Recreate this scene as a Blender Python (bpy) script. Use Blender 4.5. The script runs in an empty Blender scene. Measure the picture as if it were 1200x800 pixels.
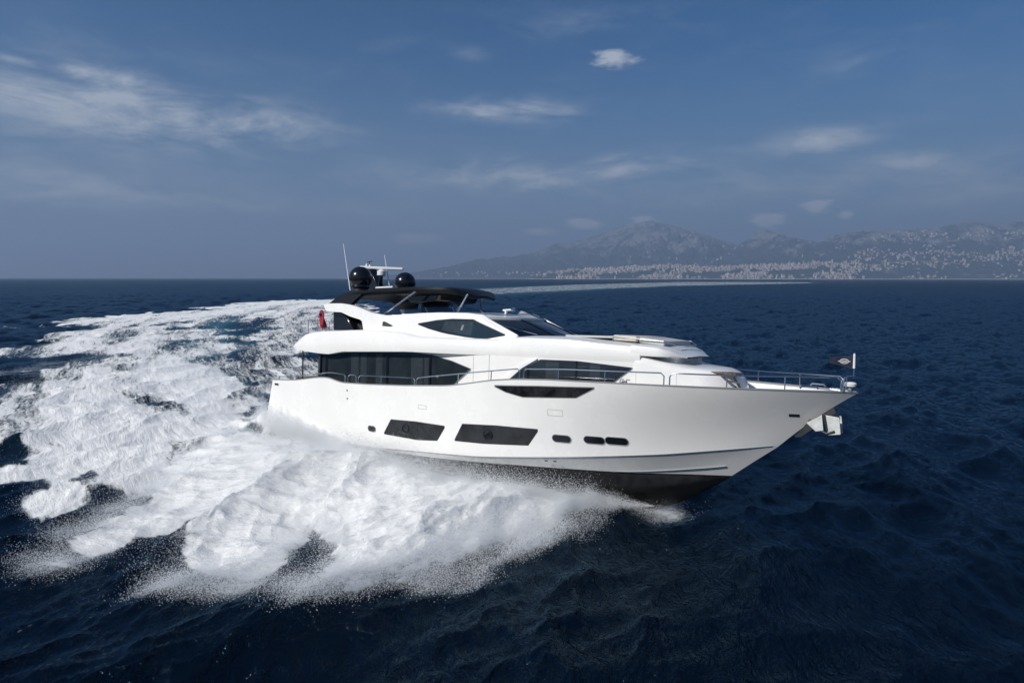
import bpy, bmesh, math, random
import numpy as np
from mathutils import Vector, Matrix
rng = np.random.default_rng(7); random.seed(7)
D = math.radians
SC = bpy.context.scene; COL = SC.collection

# ------------------------------------------------------------ camera, sky, sun, exposure
CAM_H = 7.7; FPX = 700.0; PITCH = math.atan(74/FPX)
cd = bpy.data.cameras.new('camera'); cam = bpy.data.objects.new('camera', cd); COL.objects.link(cam)
cd.sensor_width = 36; cd.lens = 36*FPX/1200; cd.clip_start = 0.3; cd.clip_end = 120000
cam.location = (0, 0, CAM_H); cam.rotation_euler = (math.pi/2-PITCH, D(-0.05), 0)
SC.camera = cam
SUN_DIR = Vector((-0.68, -0.50, 0.60)).normalized()
SUN_EL = math.asin(SUN_DIR.z); SUN_AZ = math.atan2(SUN_DIR.x, SUN_DIR.y)
SC.view_settings.view_transform = 'Standard'; SC.view_settings.look = 'None'
SC.view_settings.gamma = 1; SC.view_settings.exposure = 0.40
SC.render.engine = 'CYCLES'
SC.cycles.max_bounces = 8; SC.cycles.diffuse_bounces = 3; SC.cycles.glossy_bounces = 3
SC.cycles.volume_bounces = 0; SC.cycles.transparent_max_bounces = 12
SC.cycles.sample_clamp_indirect = 6; SC.cycles.caustics_reflective = False; SC.cycles.caustics_refractive = False
W = bpy.data.worlds.new('World'); SC.world = W; W.use_nodes = True
SKY_STRENGTH = 0.055
def N(nt, typ, **kw):
    n = nt.nodes.new(typ)
    for k, v in kw.items():
        if k.startswith('i_'):
            key = k[2:]; n.inputs[int(key) if key.isdigit() else key.replace('_', ' ')].default_value = v
        else: setattr(n, k, v)
    return n
def M(nt, op, a, b=None, c=None, clamp=False):
    n = nt.nodes.new('ShaderNodeMath'); n.operation = op; n.use_clamp = clamp
    for i, v in enumerate((a, b, c)):
        if v is None: continue
        if isinstance(v, (int, float)): n.inputs[i].default_value = v
        else: nt.links.new(v, n.inputs[i])
    return n.outputs[0]
def mixc(nt, f, a, b, mode='MIX'):
    n = nt.nodes.new('ShaderNodeMix'); n.data_type = 'RGBA'; n.blend_type = mode
    for s, v in ((n.inputs[0], f), (n.inputs[6], a), (n.inputs[7], b)):
        if isinstance(v, (int, float)): s.default_value = v
        elif isinstance(v, tuple): s.default_value = (*v, 1) if len(v) == 3 else v
        else: nt.links.new(v, s)
    return n.outputs[2]
def ramp(nt, f, lo, hi, a=0.0, b=1.0, smooth=True):
    n = nt.nodes.new('ShaderNodeMapRange'); n.clamp = True
    if smooth: n.interpolation_type = 'SMOOTHSTEP'
    n.inputs[1].default_value = lo; n.inputs[2].default_value = hi; n.inputs[3].default_value = a; n.inputs[4].default_value = b
    if isinstance(f, (int, float)): n.inputs[0].default_value = f
    else: nt.links.new(f, n.inputs[0])
    return n.outputs[0]
def build_world():
    nt = W.node_tree; nt.nodes.clear(); L = nt.links.new
    sky = N(nt, 'ShaderNodeTexSky', sky_type='NISHITA', sun_disc=False, sun_elevation=SUN_EL, sun_rotation=SUN_AZ,
            altitude=0, air_density=1.0, dust_density=.6, ozone_density=3.0)
    tc = N(nt, 'ShaderNodeTexCoord'); sp = N(nt, 'ShaderNodeSeparateXYZ'); L(tc.outputs['Generated'], sp.inputs[0])
    az = M(nt, 'ARCTAN2', sp.outputs[0], sp.outputs[1]); el = M(nt, 'ARCSINE', sp.outputs[2])
    # cloud layer coordinates: azimuth / elevation stretched sideways
    cb = N(nt, 'ShaderNodeCombineXYZ'); L(M(nt, 'MULTIPLY', az, 3.2), cb.inputs[0]); L(M(nt, 'MULTIPLY', el, 11.0), cb.inputs[1])
    cb.inputs[2].default_value = 3.7
    n1 = N(nt, 'ShaderNodeTexNoise', i_Scale=2.2, i_Detail=12.0, i_Roughness=0.64, i_Distortion=0.5); L(cb.outputs[0], n1.inputs['Vector'])
    cb2 = N(nt, 'ShaderNodeCombineXYZ'); L(M(nt, 'MULTIPLY', az, 6.0), cb2.inputs[0]); L(M(nt, 'MULTIPLY', el, 14.0), cb2.inputs[1])
    n2 = N(nt, 'ShaderNodeTexNoise', i_Scale=4.0, i_Detail=8.0, i_Roughness=0.62); L(cb2.outputs[0], n2.inputs['Vector'])
    def dirpx(px, py):
        u = (400-py)/FPX; x = (px-600)/FPX; cp, sn = math.cos(PITCH), math.sin(PITCH)
        v = Vector((x, cp+u*sn, -sn+u*cp)).normalized(); return math.atan2(v.x, v.y), math.asin(v.z)
    # thin cirrus veils and small cumulus: (px, py, half width, half height, strength, kind)
    cl = [(110,130,190,46,.62,0),(290,145,130,24,.50,0),(125,90,70,12,.35,0),(20,72,40,9,.4,0),(590,129,85,13,.55,0),
          (620,207,160,20,.50,0),(740,196,90,14,.40,0),(960,166,70,17,.55,0),(1060,190,90,16,.45,0),(720,68,30,13,.80,1),
          (980,72,50,18,.14,0),(690,30,70,16,.10,0),(955,243,22,11,1.,1),(993,251,12,8,.9,1),(900,259,30,10,.95,1),
          (685,261,24,8,.95,1),(752,262,17,10,.95,1),(490,280,35,9,.7,1),(630,272,25,7,.5,1),(60,215,190,26,.36,0),(250,240,240,16,.24,0),(860,225,230,22,.22,0),(1120,225,130,30,.25,0),
          (558,64,24,10,.15,0)]
    tot = None
    for px, py, hw, hh, st, kd in cl:
        a, e = dirpx(px, py); a2, _ = dirpx(px+hw, py); _, e2 = dirpx(px, py-hh)
        qa = M(nt, 'MULTIPLY', M(nt, 'SUBTRACT', az, a), 1/abs(a2-a)); qe = M(nt, 'MULTIPLY', M(nt, 'SUBTRACT', el, e), 1/abs(e2-e))
        g = M(nt, 'EXPONENT', M(nt, 'MULTIPLY', M(nt, 'ADD', M(nt, 'MULTIPLY', qa, qa), M(nt, 'MULTIPLY', qe, qe)), -1.1))
        if kd == 0: m = M(nt, 'MULTIPLY', M(nt, 'MULTIPLY', g, st), ramp(nt, M(nt, 'ADD', n1.outputs[0], M(nt, 'MULTIPLY', g, .16)), .38, .80)); m = M(nt, 'MULTIPLY', m, ramp(nt, n2.outputs[0], .30, .68, .55, 1.25, False))
        else: m = M(nt, 'MULTIPLY', ramp(nt, M(nt, 'ADD', g, M(nt, 'MULTIPLY', M(nt, 'SUBTRACT', n2.outputs[0], .5), 1.9)), .25, 1.25), M(nt, 'MULTIPLY', ramp(nt, g, .04, .35), st))
        tot = m if tot is None else M(nt, 'ADD', tot, m)
    tot = M(nt, 'MINIMUM', M(nt, 'MULTIPLY', tot, 1.75), .9)
    up = ramp(nt, sp.outputs[2], 0.0, 0.03)
    # faint overall cirrus veil
    veil = M(nt, 'MULTIPLY', ramp(nt, n1.outputs[0], .45, .85), .10)
    f = M(nt, 'MULTIPLY', M(nt, 'ADD', tot, veil), up)
    skyc = mixc(nt, 1.0, sky.outputs[0], (0.05, 0.53, 0.88), 'MULTIPLY')
    c = mixc(nt, f, skyc, (7.2, 8.0, 8.9))
    # grey-blue low horizon air
    hz = ramp(nt, sp.outputs[2], 0.0, 0.38, .80, 0.0)
    c = mixc(nt, hz, c, mixc(nt, f, (2.6, 3.6, 4.65), (6.4, 7.0, 7.8)))
    bg = N(nt, 'ShaderNodeBackground', i_Strength=SKY_STRENGTH); L(c, bg.inputs[0])
    out = N(nt, 'ShaderNodeOutputWorld'); L(bg.outputs[0], out.inputs[0])
build_world()
ld = bpy.data.lights.new('sun', 'SUN'); ld.energy = 3.75; ld.angle = D(0.5); ld.color = (1.0, 0.955, 0.885)
sun = bpy.data.objects.new('sun', ld); COL.objects.link(sun); sun.rotation_euler = SUN_DIR.to_track_quat('Z', 'Y').to_euler()
sun.location = (-40, -20, 40)

# ------------------------------------------------------------ materials
MATS = {}
def mat(name, col, rough=.5, metal=0, coat=0, spec=.5, noise=0, nscale=3.0, bump=0, bscale=20., alpha=1, trans=0, ior=1.45):
    if name in MATS: return MATS[name]
    m = bpy.data.materials.new(name); m.use_nodes = True; nt = m.node_tree; b = nt.nodes['Principled BSDF']
    b.inputs['Base Color'].default_value = (*col, 1); b.inputs['Roughness'].default_value = rough
    b.inputs['Metallic'].default_value = metal; b.inputs['Coat Weight'].default_value = coat; b.inputs['Coat Roughness'].default_value = .05
    b.inputs['Specular IOR Level'].default_value = spec; b.inputs['IOR'].default_value = ior
    b.inputs['Transmission Weight'].default_value = trans
    tc = N(nt, 'ShaderNodeTexCoord')
    if noise:
        n = N(nt, 'ShaderNodeTexNoise', i_Scale=nscale, i_Detail=6.0, i_Roughness=.6); nt.links.new(tc.outputs['Object'], n.inputs['Vector'])
        f = ramp(nt, n.outputs[0], .3, .7)
        nt.links.new(mixc(nt, f, tuple(c*(1-noise) for c in col), tuple(min(1, c*(1+noise*.6)) for c in col)), b.inputs['Base Color'])
        nt.links.new(ramp(nt, n.outputs[0], .3, .7, max(.02, rough*.8), min(1, rough*1.25)), b.inputs['Roughness'])
    if bump:
        n = N(nt, 'ShaderNodeTexNoise', i_Scale=bscale, i_Detail=4.0); nt.links.new(tc.outputs['Object'], n.inputs['Vector'])
        bp = N(nt, 'ShaderNodeBump', i_Strength=bump, i_Distance=.01); nt.links.new(n.outputs[0], bp.inputs['Height']); nt.links.new(bp.outputs[0], b.inputs['Normal'])
    MATS[name] = m; return m
GEL = mat('white_gelcoat', (.87, .855, .825), .25, coat=.35, noise=.03, nscale=.6)
GELM = mat('white_deck_paint', (.76, .76, .74), .5, noise=.05, nscale=2)
HTOP = mat('hardtop_black', (.006, .0065, .008), .38, spec=.35)
BLACK = mat('black_antifouling', (.006, .0065, .007), .5, noise=.15, nscale=3)
GLOSS = mat('black_gloss', (.008, .009, .012), .12, coat=.4)
DGREY = mat('dark_charcoal', (.025, .026, .028), .5, noise=.2)
CHROME = mat('stainless_steel', (.62, .63, .65), .22, metal=1)
GREYM = mat('grey_seam', (.30, .31, .32), .5)
BEIGE = mat('beige_cushion', (.58, .54, .46), .85, noise=.12, nscale=8, bump=.4)
GREYC = mat('grey_cushion', (.50, .50, .49), .85, noise=.12, nscale=8, bump=.4)
TAN = mat('tan_lining', (.42, .38, .31), .8, noise=.1, nscale=4)
TEAK = mat('teak', (.17, .10, .05), .6, noise=.35, nscale=12)
WHITEP = mat('white_plastic', (.78, .78, .78), .35)
RED = mat('red_ensign', (.30, .02, .035), .8, noise=.2, nscale=5)
NAVY = mat('navy_cloth', (.012, .014, .035), .8, noise=.2, nscale=5)
WCLOTH = mat('white_cloth', (.8, .8, .8), .8)
INTER = mat('dark_interior', (.20, .21, .215), .7, noise=.4, nscale=1.2)
CURT = mat('grey_curtain', (.42, .43, .44), .8, noise=.15, nscale=6)
def glass(name, tint=(.35, .38, .42), mixv=.55):
    m = bpy.data.materials.new(name); m.use_nodes = True; nt = m.node_tree; nt.nodes.clear()
    g = N(nt, 'ShaderNodeBsdfGlossy', i_Roughness=.03); g.inputs[0].default_value = (.9, .95, 1, 1)
    t = N(nt, 'ShaderNodeBsdfTransparent'); t.inputs[0].default_value = (*tint, 1)
    fr = N(nt, 'ShaderNodeFresnel', i_IOR=1.5); mx = N(nt, 'ShaderNodeMixShader')
    nt.links.new(M(nt, 'ADD', M(nt, 'MULTIPLY', fr.outputs[0], 1.0), .03), mx.inputs[0]); nt.links.new(t.outputs[0], mx.inputs[1]); nt.links.new(g.outputs[0], mx.inputs[2])
    o = N(nt, 'ShaderNodeOutputMaterial'); nt.links.new(mx.outputs[0], o.inputs[0]); return m
GLASS = glass('tinted_glass', (.58, .61, .62)); CLEAR = glass('smoked_clear_glass', (.45, .52, .58))

# ------------------------------------------------------------ mesh helpers
class MB:
    def __init__(s): s.v = []; s.f = []
    def add(s, v, f):
        o = len(s.v); s.v += [tuple(map(float, p)) for p in v]; s.f += [tuple(i+o for i in q) for q in f]; return s
    def box(s, c, d, rot=None):
        x, y, z = (q/2 for q in d)
        P = [Vector((sx*x, sy*y, sz*z)) for sz in (-1, 1) for sy in (-1, 1) for sx in (-1, 1)]
        if rot is not None: P = [rot @ p for p in P]
        P = [p+Vector(c) for p in P]
        return s.add(P, [(0, 2, 3, 1), (4, 5, 7, 6), (0, 1, 5, 4), (2, 6, 7, 3), (0, 4, 6, 2), (1, 3, 7, 5)])
    def tube(s, pts, r, n=8):
        P = [Vector(p) for p in pts]; R = r if hasattr(r, '__len__') else [r]*len(P); vs = []; fs = []
        t0 = (P[1]-P[0]).normalized(); nrm = t0.orthogonal().normalized()
        for i, p in enumerate(P):
            t = ((P[min(i+1, len(P)-1)]-P[max(i-1, 0)])).normalized()
            nrm = (nrm-t*nrm.dot(t)).normalized(); b = t.cross(nrm)
            for k in range(n):
                a = 2*math.pi*k/n; vs.append(p+(nrm*math.cos(a)+b*math.sin(a))*R[i])
        for i in range(len(P)-1):
            for k in range(n): fs.append((i*n+k, i*n+(k+1) % n, (i+1)*n+(k+1) % n, (i+1)*n+k))
        fs.append(tuple(range(n-1, -1, -1))); fs.append(tuple((len(P)-1)*n+k for k in range(n)))
        return s.add(vs, fs)
    def lathe(s, c, prof, n=24):
        vs = []; fs = []
        for r, z in prof:
            for k in range(n): a = 2*math.pi*k/n; vs.append((c[0]+r*math.cos(a), c[1]+r*math.sin(a), c[2]+z))
        for i in range(len(prof)-1):
            for k in range(n): fs.append((i*n+k, i*n+(k+1) % n, (i+1)*n+(k+1) % n, (i+1)*n+k))
        fs.append(tuple(range(n-1, -1, -1))); fs.append(tuple((len(prof)-1)*n+k for k in range(n)))
        return s.add(vs, fs)
    def grid(s, G, flip=False):
        nr, nc = len(G), len(G[0]); vs = [p for r in G for p in r]; fs = []
        for i in range(nr-1):
            for j in range(nc-1):
                q = (i*nc+j, i*nc+j+1, (i+1)*nc+j+1, (i+1)*nc+j); fs.append(q[::-1] if flip else q)
        return s.add(vs, fs)
    def slab(s, poly, a, b):
        """poly: list of 3D points (outer face), second face = map b"""
        n = len(poly); s.add([a(p) for p in poly]+[b(p) for p in poly], [tuple(range(n)), tuple(range(2*n-1, n-1, -1))]+[(i, i+n, (i+1) % n+n, (i+1) % n) for i in range(n)])
        return s
    def build(s, name, m, parent=None, smooth=True, angle=35, bevel=0, weld=False):
        me = bpy.data.meshes.new(name); me.from_pydata(s.v, [], s.f); me.validate(); me.update()
        bm = bmesh.new(); bm.from_mesh(me)
        if weld: bmesh.ops.remove_doubles(bm, verts=bm.verts, dist=.0005)
        bmesh.ops.recalc_face_normals(bm, faces=bm.faces)
        if smooth:
            for f in bm.faces: f.smooth = True
            for e in bm.edges:
                if len(e.link_faces) == 2 and e.calc_face_angle(0) > D(angle): e.smooth = False
        bm.to_mesh(me); bm.free(); me.materials.append(m)
        o = bpy.data.objects.new(name, me); COL.objects.link(o)
        if parent is not None: o.parent = parent
        if bevel:
            md = o.modifiers.new('bevel', 'BEVEL'); md.width = bevel; md.segments = 2; md.limit_method = 'ANGLE'; md.angle_limit = D(40)
        return o
def tag(o, label=None, cat=None, group=None, kind=None):
    if label: o['label'] = label
    if cat: o['category'] = cat
    if group: o['group'] = group
    if kind: o['kind'] = kind
    return o
def empty(name, loc=(0, 0, 0), rot=(0, 0, 0)):
    o = bpy.data.objects.new(name, None); COL.objects.link(o); o.location = loc; o.rotation_euler = rot; o.empty_display_size = .5; return o
def ip(x, pts):
    xs = [p[0] for p in pts]; ys = [p[1] for p in pts]; return float(np.interp(x, xs, ys))

# ------------------------------------------------------------ boat pose
YAW, HEEL, TRIM = 36.8, 5.0, 2.0
BOAT_T = Vector((-1.72, 24.94, 0))
BOAT_E = (D(-HEEL), D(-TRIM), D(-YAW))
from mathutils import Euler
BR = Euler(BOAT_E, 'XYZ').to_matrix()
def sea_pt(px, py, z=0.0):
    u = (400-py)/FPX; cp, sn = math.cos(PITCH), math.sin(PITCH)
    d = ((px-600)/FPX, cp+u*sn, -sn+u*cp); t = (z-CAM_H)/d[2]; return (d[0]*t, d[1]*t)

# hull lines (boat coordinates: x forward, y port, z up, metres)
ZC = [(-10.6,2.80),(-10.23,2.84),(-8.35,2.95),(-7.65,3.04),(-6.5,3.20),(-5.7,3.25),(-5.2,3.16),(-4.74,3.09),(-3.0,3.14),(-.7,3.26),(1.57,3.42),(2.6,3.58),(3.46,3.74),(4.47,3.85),(5.79,3.92),(7.27,3.94),(10,3.96),(14.4,3.99)]
ZK = [(-11.2,.36),(-7,.42),(-2.97,.54),(.22,.78),(2.81,.97),(6.35,1.38),(9.14,1.73),(12.4,2.25),(14.4,2.6)]
ZB = [(-11.2,.20),(-6,.34),(-3.5,.44),(.07,.57),(2.62,.70),(4.1,.79),(6,.87),(8.1,.94),(9.7,1.03),(11.2,1.08)]
def sm(x, T):   # softened interpolation
    return sum(ip(x+d, T)*w for d, w in ((-.3, .2), (-.12, .2), (0, .2), (.12, .2), (.3, .2)))
def hull_b(x, v):
    """half breadth; v=0 cap .. 1 knuckle"""
    v = max(0., v)
    xs = 14.33-2.03*v; x0 = 2.5-1.8*v; n = 2.5-.35*v; b = 3.3-.22*v
    t = (x-x0)/(xs-x0)
    w = b*(1-min(1, max(0, t))**n)
    if x < x0: w -= .25*((x0-x)/14)**2
    # concave flare forward
    fl = max(0, min(1, (x-4)/7)); w -= .30*fl*(v*v*(1-v)*6.75)*.5*(1-min(1, max(0, t))**3) if v < 1 else 0
    return max(0., w)
def Bd(x, z=0): return hull_b(x, 0)
def hull_w(x, z):
    zc, zk = sm(x, ZC), sm(x, ZK)
    return hull_b(x, (zc-z)/(zc-zk))
def knuck_b(x): return hull_b(x, 1)
def boot_b(x):
    t = (x+.5)/(10.9+.5); w = 2.98*(1-min(1, max(0, t))**2.1)
    if x < -.5: w -= .2*((-.5-x)/11)**2
    return max(0, w)

yacht = empty('motor_yacht', BOAT_T, BOAT_E)
tag(yacht, 'large white motor yacht with black hardtop heeling through a fast turn', 'yacht')
def P(name, mb, m, parent=None, **kw): return mb.build(name, m, parent or yacht, **kw)
def both(name, fn, m, parent=None, **kw):
    """fn(sign) -> MB ; sign -1 = starboard"""
    return [P(name, fn(s), m, parent, **kw) for s in (-1, 1)]

def build_hull():
    mb = MB(); NU, NV = 150, 18
    def xa(v): return -10.25-.95*v
    for s in (-1, 1):
        G = []
        for j in range(NV+1):
            v = j/NV; xs = 14.33-2.03*v; row = []
            for i in range(NU+1):
                u = i/NU; x = xa(v)+(xs-xa(v))*u; zc, zk = sm(x, ZC), sm(x, ZK)
                row.append((x, s*hull_b(x, v) if i < NU else 0, zc+(zk-zc)*v))
            G.append(row)
        mb.grid(G, s > 0)
        # step below the knuckle down to the boot line
        G2 = []
        for j, q in enumerate((0, .06, .5, 1)):
            row = []
            for i in range(NU+1):
                u = i/NU; xk = xa(1)+(12.3-xa(1))*u; xb = -11.25+(10.9+11.25)*u
                k = (xk, (knuck_b(xk) if i < NU else 0), sm(xk, ZK)); b = (xb, (boot_b(xb) if i < NU else 0), sm(xb, ZB))
                y = k[1]*(1-q)+b[1]*q
                if 0 < q: y = max(0, y-.014*min(1, y/.5))
                row.append((k[0]*(1-q)+b[0]*q, s*y, k[2]*(1-q)+b[2]*q-(0.012 if q == .06 else 0)))
            G2.append(row)
        mb.grid(G2, s > 0)
    # transom
    T = [[( -10.25-.95*v, s*hull_b(-10.25-.95*v, v), sm(-10.25, ZC)*(1-v)+.36*v) for s in np.linspace(-1, 1, 7)] for v in np.linspace(0, 1, 5)]
    T = [[(x, y, z) for (x, y, z) in r] for r in T]
    mb.grid(T)
    P('hull', mb, GEL, angle=28)
    # black bottom
    mb = MB(); KEEL = [(-11.25,-.75),(-4,-.95),(4,-.95),(6.5,-.8),(8.3,-.5),(9.3,-.08),(10.15,.5),(10.56,.79),(10.9,1.06)]
    for s in (-1, 1):
        G = []
        for q in (0, .02, .35, .5, 1):
            row = []
            for i in range(NU+1):
                u = i/NU; x = -11.25+22.15*u; b = boot_b(x) if i < NU else 0; zb = sm(x, ZB); zk = ip(x, KEEL)
                if q <= .02: y = b-.03*min(1, b)-(.0 if q == 0 else .05*min(1, b)); z = zb-.012 if q == 0 else zb-.04
                elif q <= .35: y = b*.93; z = zb+(zk-zb)*.3
                elif q == .5: y = b*.88; z = zb+(zk-zb)*.42
                else: y = 0; z = zk
                row.append((x, s*y, z))
            G.append(row)
        mb.grid(G, s > 0)
    P('hull_bottom', mb, BLACK)
    # cap rail
    def cap(s):
        m = MB(); pts = [(x, s*(max(0, Bd(x)-.03)), sm(x, ZC)+.015) for x in np.linspace(-10.2, 14.27, 130)]
        return m.tube(pts, .035, 6)
    both('cap_rail', cap, mat('cap_steel', (.45, .45, .44), .35, metal=.6))
    # grey styling groove on the knuckle
    both('hull_groove', lambda s: MB().tube([(x, s*(knuck_b(x)+.004), sm(x, ZK)-.005) for x in np.linspace(-4, 12.1, 90)], .014, 5), GREYM)
    # spray rail crease near the bow
    both('spray_rail', lambda s: MB().tube([(x, s*(boot_b(x)*(1-q)+knuck_b(x)*q+.0), sm(x, ZB)*(1-q)+sm(x, ZK)*q) for x, q in [(7.6+.2*k, .04+.36*(k/17)**1.2) for k in range(17)]], .018, 5), GREYM)
    # bulwark inner faces, deck
    mb = MB()
    for s in (-1, 1):
        xs = np.linspace(-10.1, 13.7, 110)
        mb.grid([[(x, s*max(.02, Bd(x)-.14), sm(x, ZC)-.01) for x in xs], [(x, s*max(.01, min(Bd(x)-.20, hull_w(x, deck_z(x))-.08)), deck_z(x)) for x in xs]])
        mb.grid([[(x, s*Bd(x)*.999, sm(x, ZC)-.003) for x in xs], [(x, s*max(.02, Bd(x)-.14), sm(x, ZC)-.003) for x in xs]])
    P('bulwark', mb, GEL)
    mb = MB(); xs = np.linspace(-10.2, 14.0, 90)
    mb.grid([[(x, q*max(.01, min(Bd(x)-.12, hull_w(x, deck_z(x))-.05)), deck_z(x)) for x in xs] for q in np.linspace(-1, 1, 9)])
    P('deck', mb, GELM)
    # swim platform
    mb = MB(); mb.slab([(-11.0, -2.5, .62), (-12.9, -2.2, .55), (-13.1, -1.4, .55), (-13.1, 1.4, .55), (-12.9, 2.2, .55), (-11.0, 2.5, .62)], lambda p: p, lambda p: (p[0], p[1], p[2]-.22))
    P('swim_platform', mb, GEL, bevel=.03)
def deck_z(x): return sm(x, ZC)-ip(x, [(-10, .85), (-5, .8), (2, .85), (5, .8), (9, .42), (12, .22), (14, .12)])
build_hull()

def chain_panel(top, bot, wf, off, s, dx=.06, rows=6, thick=0):
    """panel between two x-monotone chains on the side surface y = wf(x,z)+off"""
    x0 = max(top[0][0], bot[0][0]); x1 = min(top[-1][0], bot[-1][0])
    n = max(4, int((x1-x0)/dx)); xs = sorted(set(list(np.linspace(x0, x1, n))+[p[0] for p in top+bot if x0 <= p[0] <= x1]))
    G = []
    for j in range(rows+1):
        q = j/rows; r = []
        for x in xs:
            z = ip(x, top)*(1-q)+ip(x, bot)*q; r.append((x, s*(wf(x, z)+off), z))
        G.append(r)
    m = MB(); m.grid(G, s > 0)
    if thick:
        G2 = [[(p[0], p[1]-s*thick, p[2]) for p in r] for r in G]; m.grid(G2, s < 0)
        for a, b in ((G[0], G2[0]), (G[-1], G2[-1]), ([r[0] for r in G], [r[0] for r in G2]), ([r[-1] for r in G], [r[-1] for r in G2])): m.grid([a, b])
    return m
def grow(top, bot, d):
    """slightly enlarged outline for a rim"""
    t = [(x, z+d) for x, z in top]; b = [(x, z-d) for x, z in bot]
    t[0] = (t[0][0]-d, t[0][1]); t[-1] = (t[-1][0]+d, t[-1][1]); b[0] = (b[0][0]-d, b[0][1]); b[-1] = (b[-1][0]+d, b[-1][1]); return t, b

def hull_windows():
    H1t = [(-2.03, 1.24), (-1.61, 1.83), (-.2, 1.90), (1.31, 1.90)]; H1b = [(-2.03, 1.22), (-.16, 1.22), (.93, 1.33), (1.31, 1.86)]
    H2t = [(1.84, 1.46), (2.21, 2.08), (3.7, 2.18), (5.29, 2.21)]; H2b = [(1.84, 1.44), (3.14, 1.50), (4.91, 1.64), (5.29, 2.17)]
    for t, b, (cx, cz) in ((H1t, H1b, (-.75, 1.60)), (H2t, H2b, (3.35, 1.83))):
        for s in (-1, 1):
            gt, gb = grow(t, b, .025)
            w = P('hull_window', chain_panel(t, b, hull_w, .012, s, thick=.02), mat('hull_glass', (.018, .02, .023), .08, noise=.5, nscale=1.5))
            P('rim', chain_panel(gt, gb, hull_w, .004, s, thick=.01), DGREY, w)
            m = MB(); R = .17
            ring = [(cx+R*math.cos(a), s*(hull_w(cx, cz)+.028), cz+R*math.sin(a)) for a in np.linspace(0, 2*math.pi, 25)]
            m.tube(ring, .022, 6); P('porthole', m, GLOSS, w)
            m = MB(); m.add([(cx, s*(hull_w(cx, cz)+.022), cz)]+[(p[0], s*(hull_w(cx, cz)+.02), p[2]) for p in ring[:-1]], [(0, i+1, (i+1) % 24+1) for i in range(24)]); P('porthole_glass', m, GLOSS, w)
    for cx, cz, hw in ((-2.8, 1.33, .27), (6.12, 1.98, .36), (7.19, 2.03, .38), (7.88, 2.06, .40)):
        hw *= .88
        for s in (-1, 1):
            o = []; R = .13 if hw > .3 else .12
            for k in range(32):
                a = 2*math.pi*k/32; o.append((cx+(hw-R)*(1 if math.cos(a) > 0 else -1)+R*math.cos(a), cz+R*math.sin(a)))
            m = MB(); m.add([(x, s*(hull_w(x, z)+.010), z) for x, z in o]+[(cx, s*(hull_w(cx, cz)+.008), cz)], [(i, (i+1) % 32, 32) for i in range(32)])
            w = P('oval_porthole', m, GLOSS)
            m = MB(); m.tube([(x, s*(hull_w(x, z)+.012), z) for x, z in o+[o[0], o[1]]], .012, 6); P('rim', m, GREYM, w)
    # dark crescent window in the bulwark
    t = [(3.76, 3.60), (5.5, 3.70), (7.41, 3.78)]; b = [(3.76, 3.58), (4.2, 3.42), (4.87, 3.30), (6.79, 3.42), (7.41, 3.76)]
    for s in (-1, 1):
        w = P('bulwark_window', chain_panel(t, b, hull_w, .010, s, thick=.02), mat('bulwark_glass', (.012, .012, .013), .1, noise=.8, nscale=4))
        P('rim', chain_panel(*grow(t, b, .03), hull_w, .003, s, thick=.01), GREYM, w)
    # small hull details: recessed plates, fairlead, cleats, vents
    def plate(cx, cz, hw, hh, m, nm, off=.008):
        for s in (-1, 1):
            P(nm, chain_panel([(cx-hw, cz+hh), (cx+hw, cz+hh)], [(cx-hw, cz-hh), (cx+hw, cz-hh)], hull_w, off, s, thick=.02, rows=1), m)
    for s in (-1, 1):
        for (cx, cz, hw, hh) in ((6.0, 2.85, .26, .10), (.2, 2.52, .22, .07)):
            c = [(cx-hw, cz-hh), (cx+hw, cz-hh), (cx+hw, cz+hh), (cx-hw, cz+hh), (cx-hw, cz-hh)]
            P('access_panel', MB().tube([(x, s*(hull_w(x, z)+.002), z) for x, z in c], .008, 4), GREYM)
    plate(-4.35, 2.80, .035, .035, DGREY, 'vent'); plate(-4.35, 2.45, .035, .035, DGREY, 'vent')
    plate(-9.9, 2.66, .17, .05, DGREY, 'fairlead'); plate(2.0, .66, .06, .02, DGREY, 'drain'); plate(5.5, 1.15, .05, .02, DGREY, 'drain'); plate(5.8, 1.16, .05, .02, DGREY, 'drain')
    plate(12.75, 3.22, .13, .045, DGREY, 'hawse_hole'); plate(-1.6, .52, .26, .03, CHROME, 'drain')
hull_windows()

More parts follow.
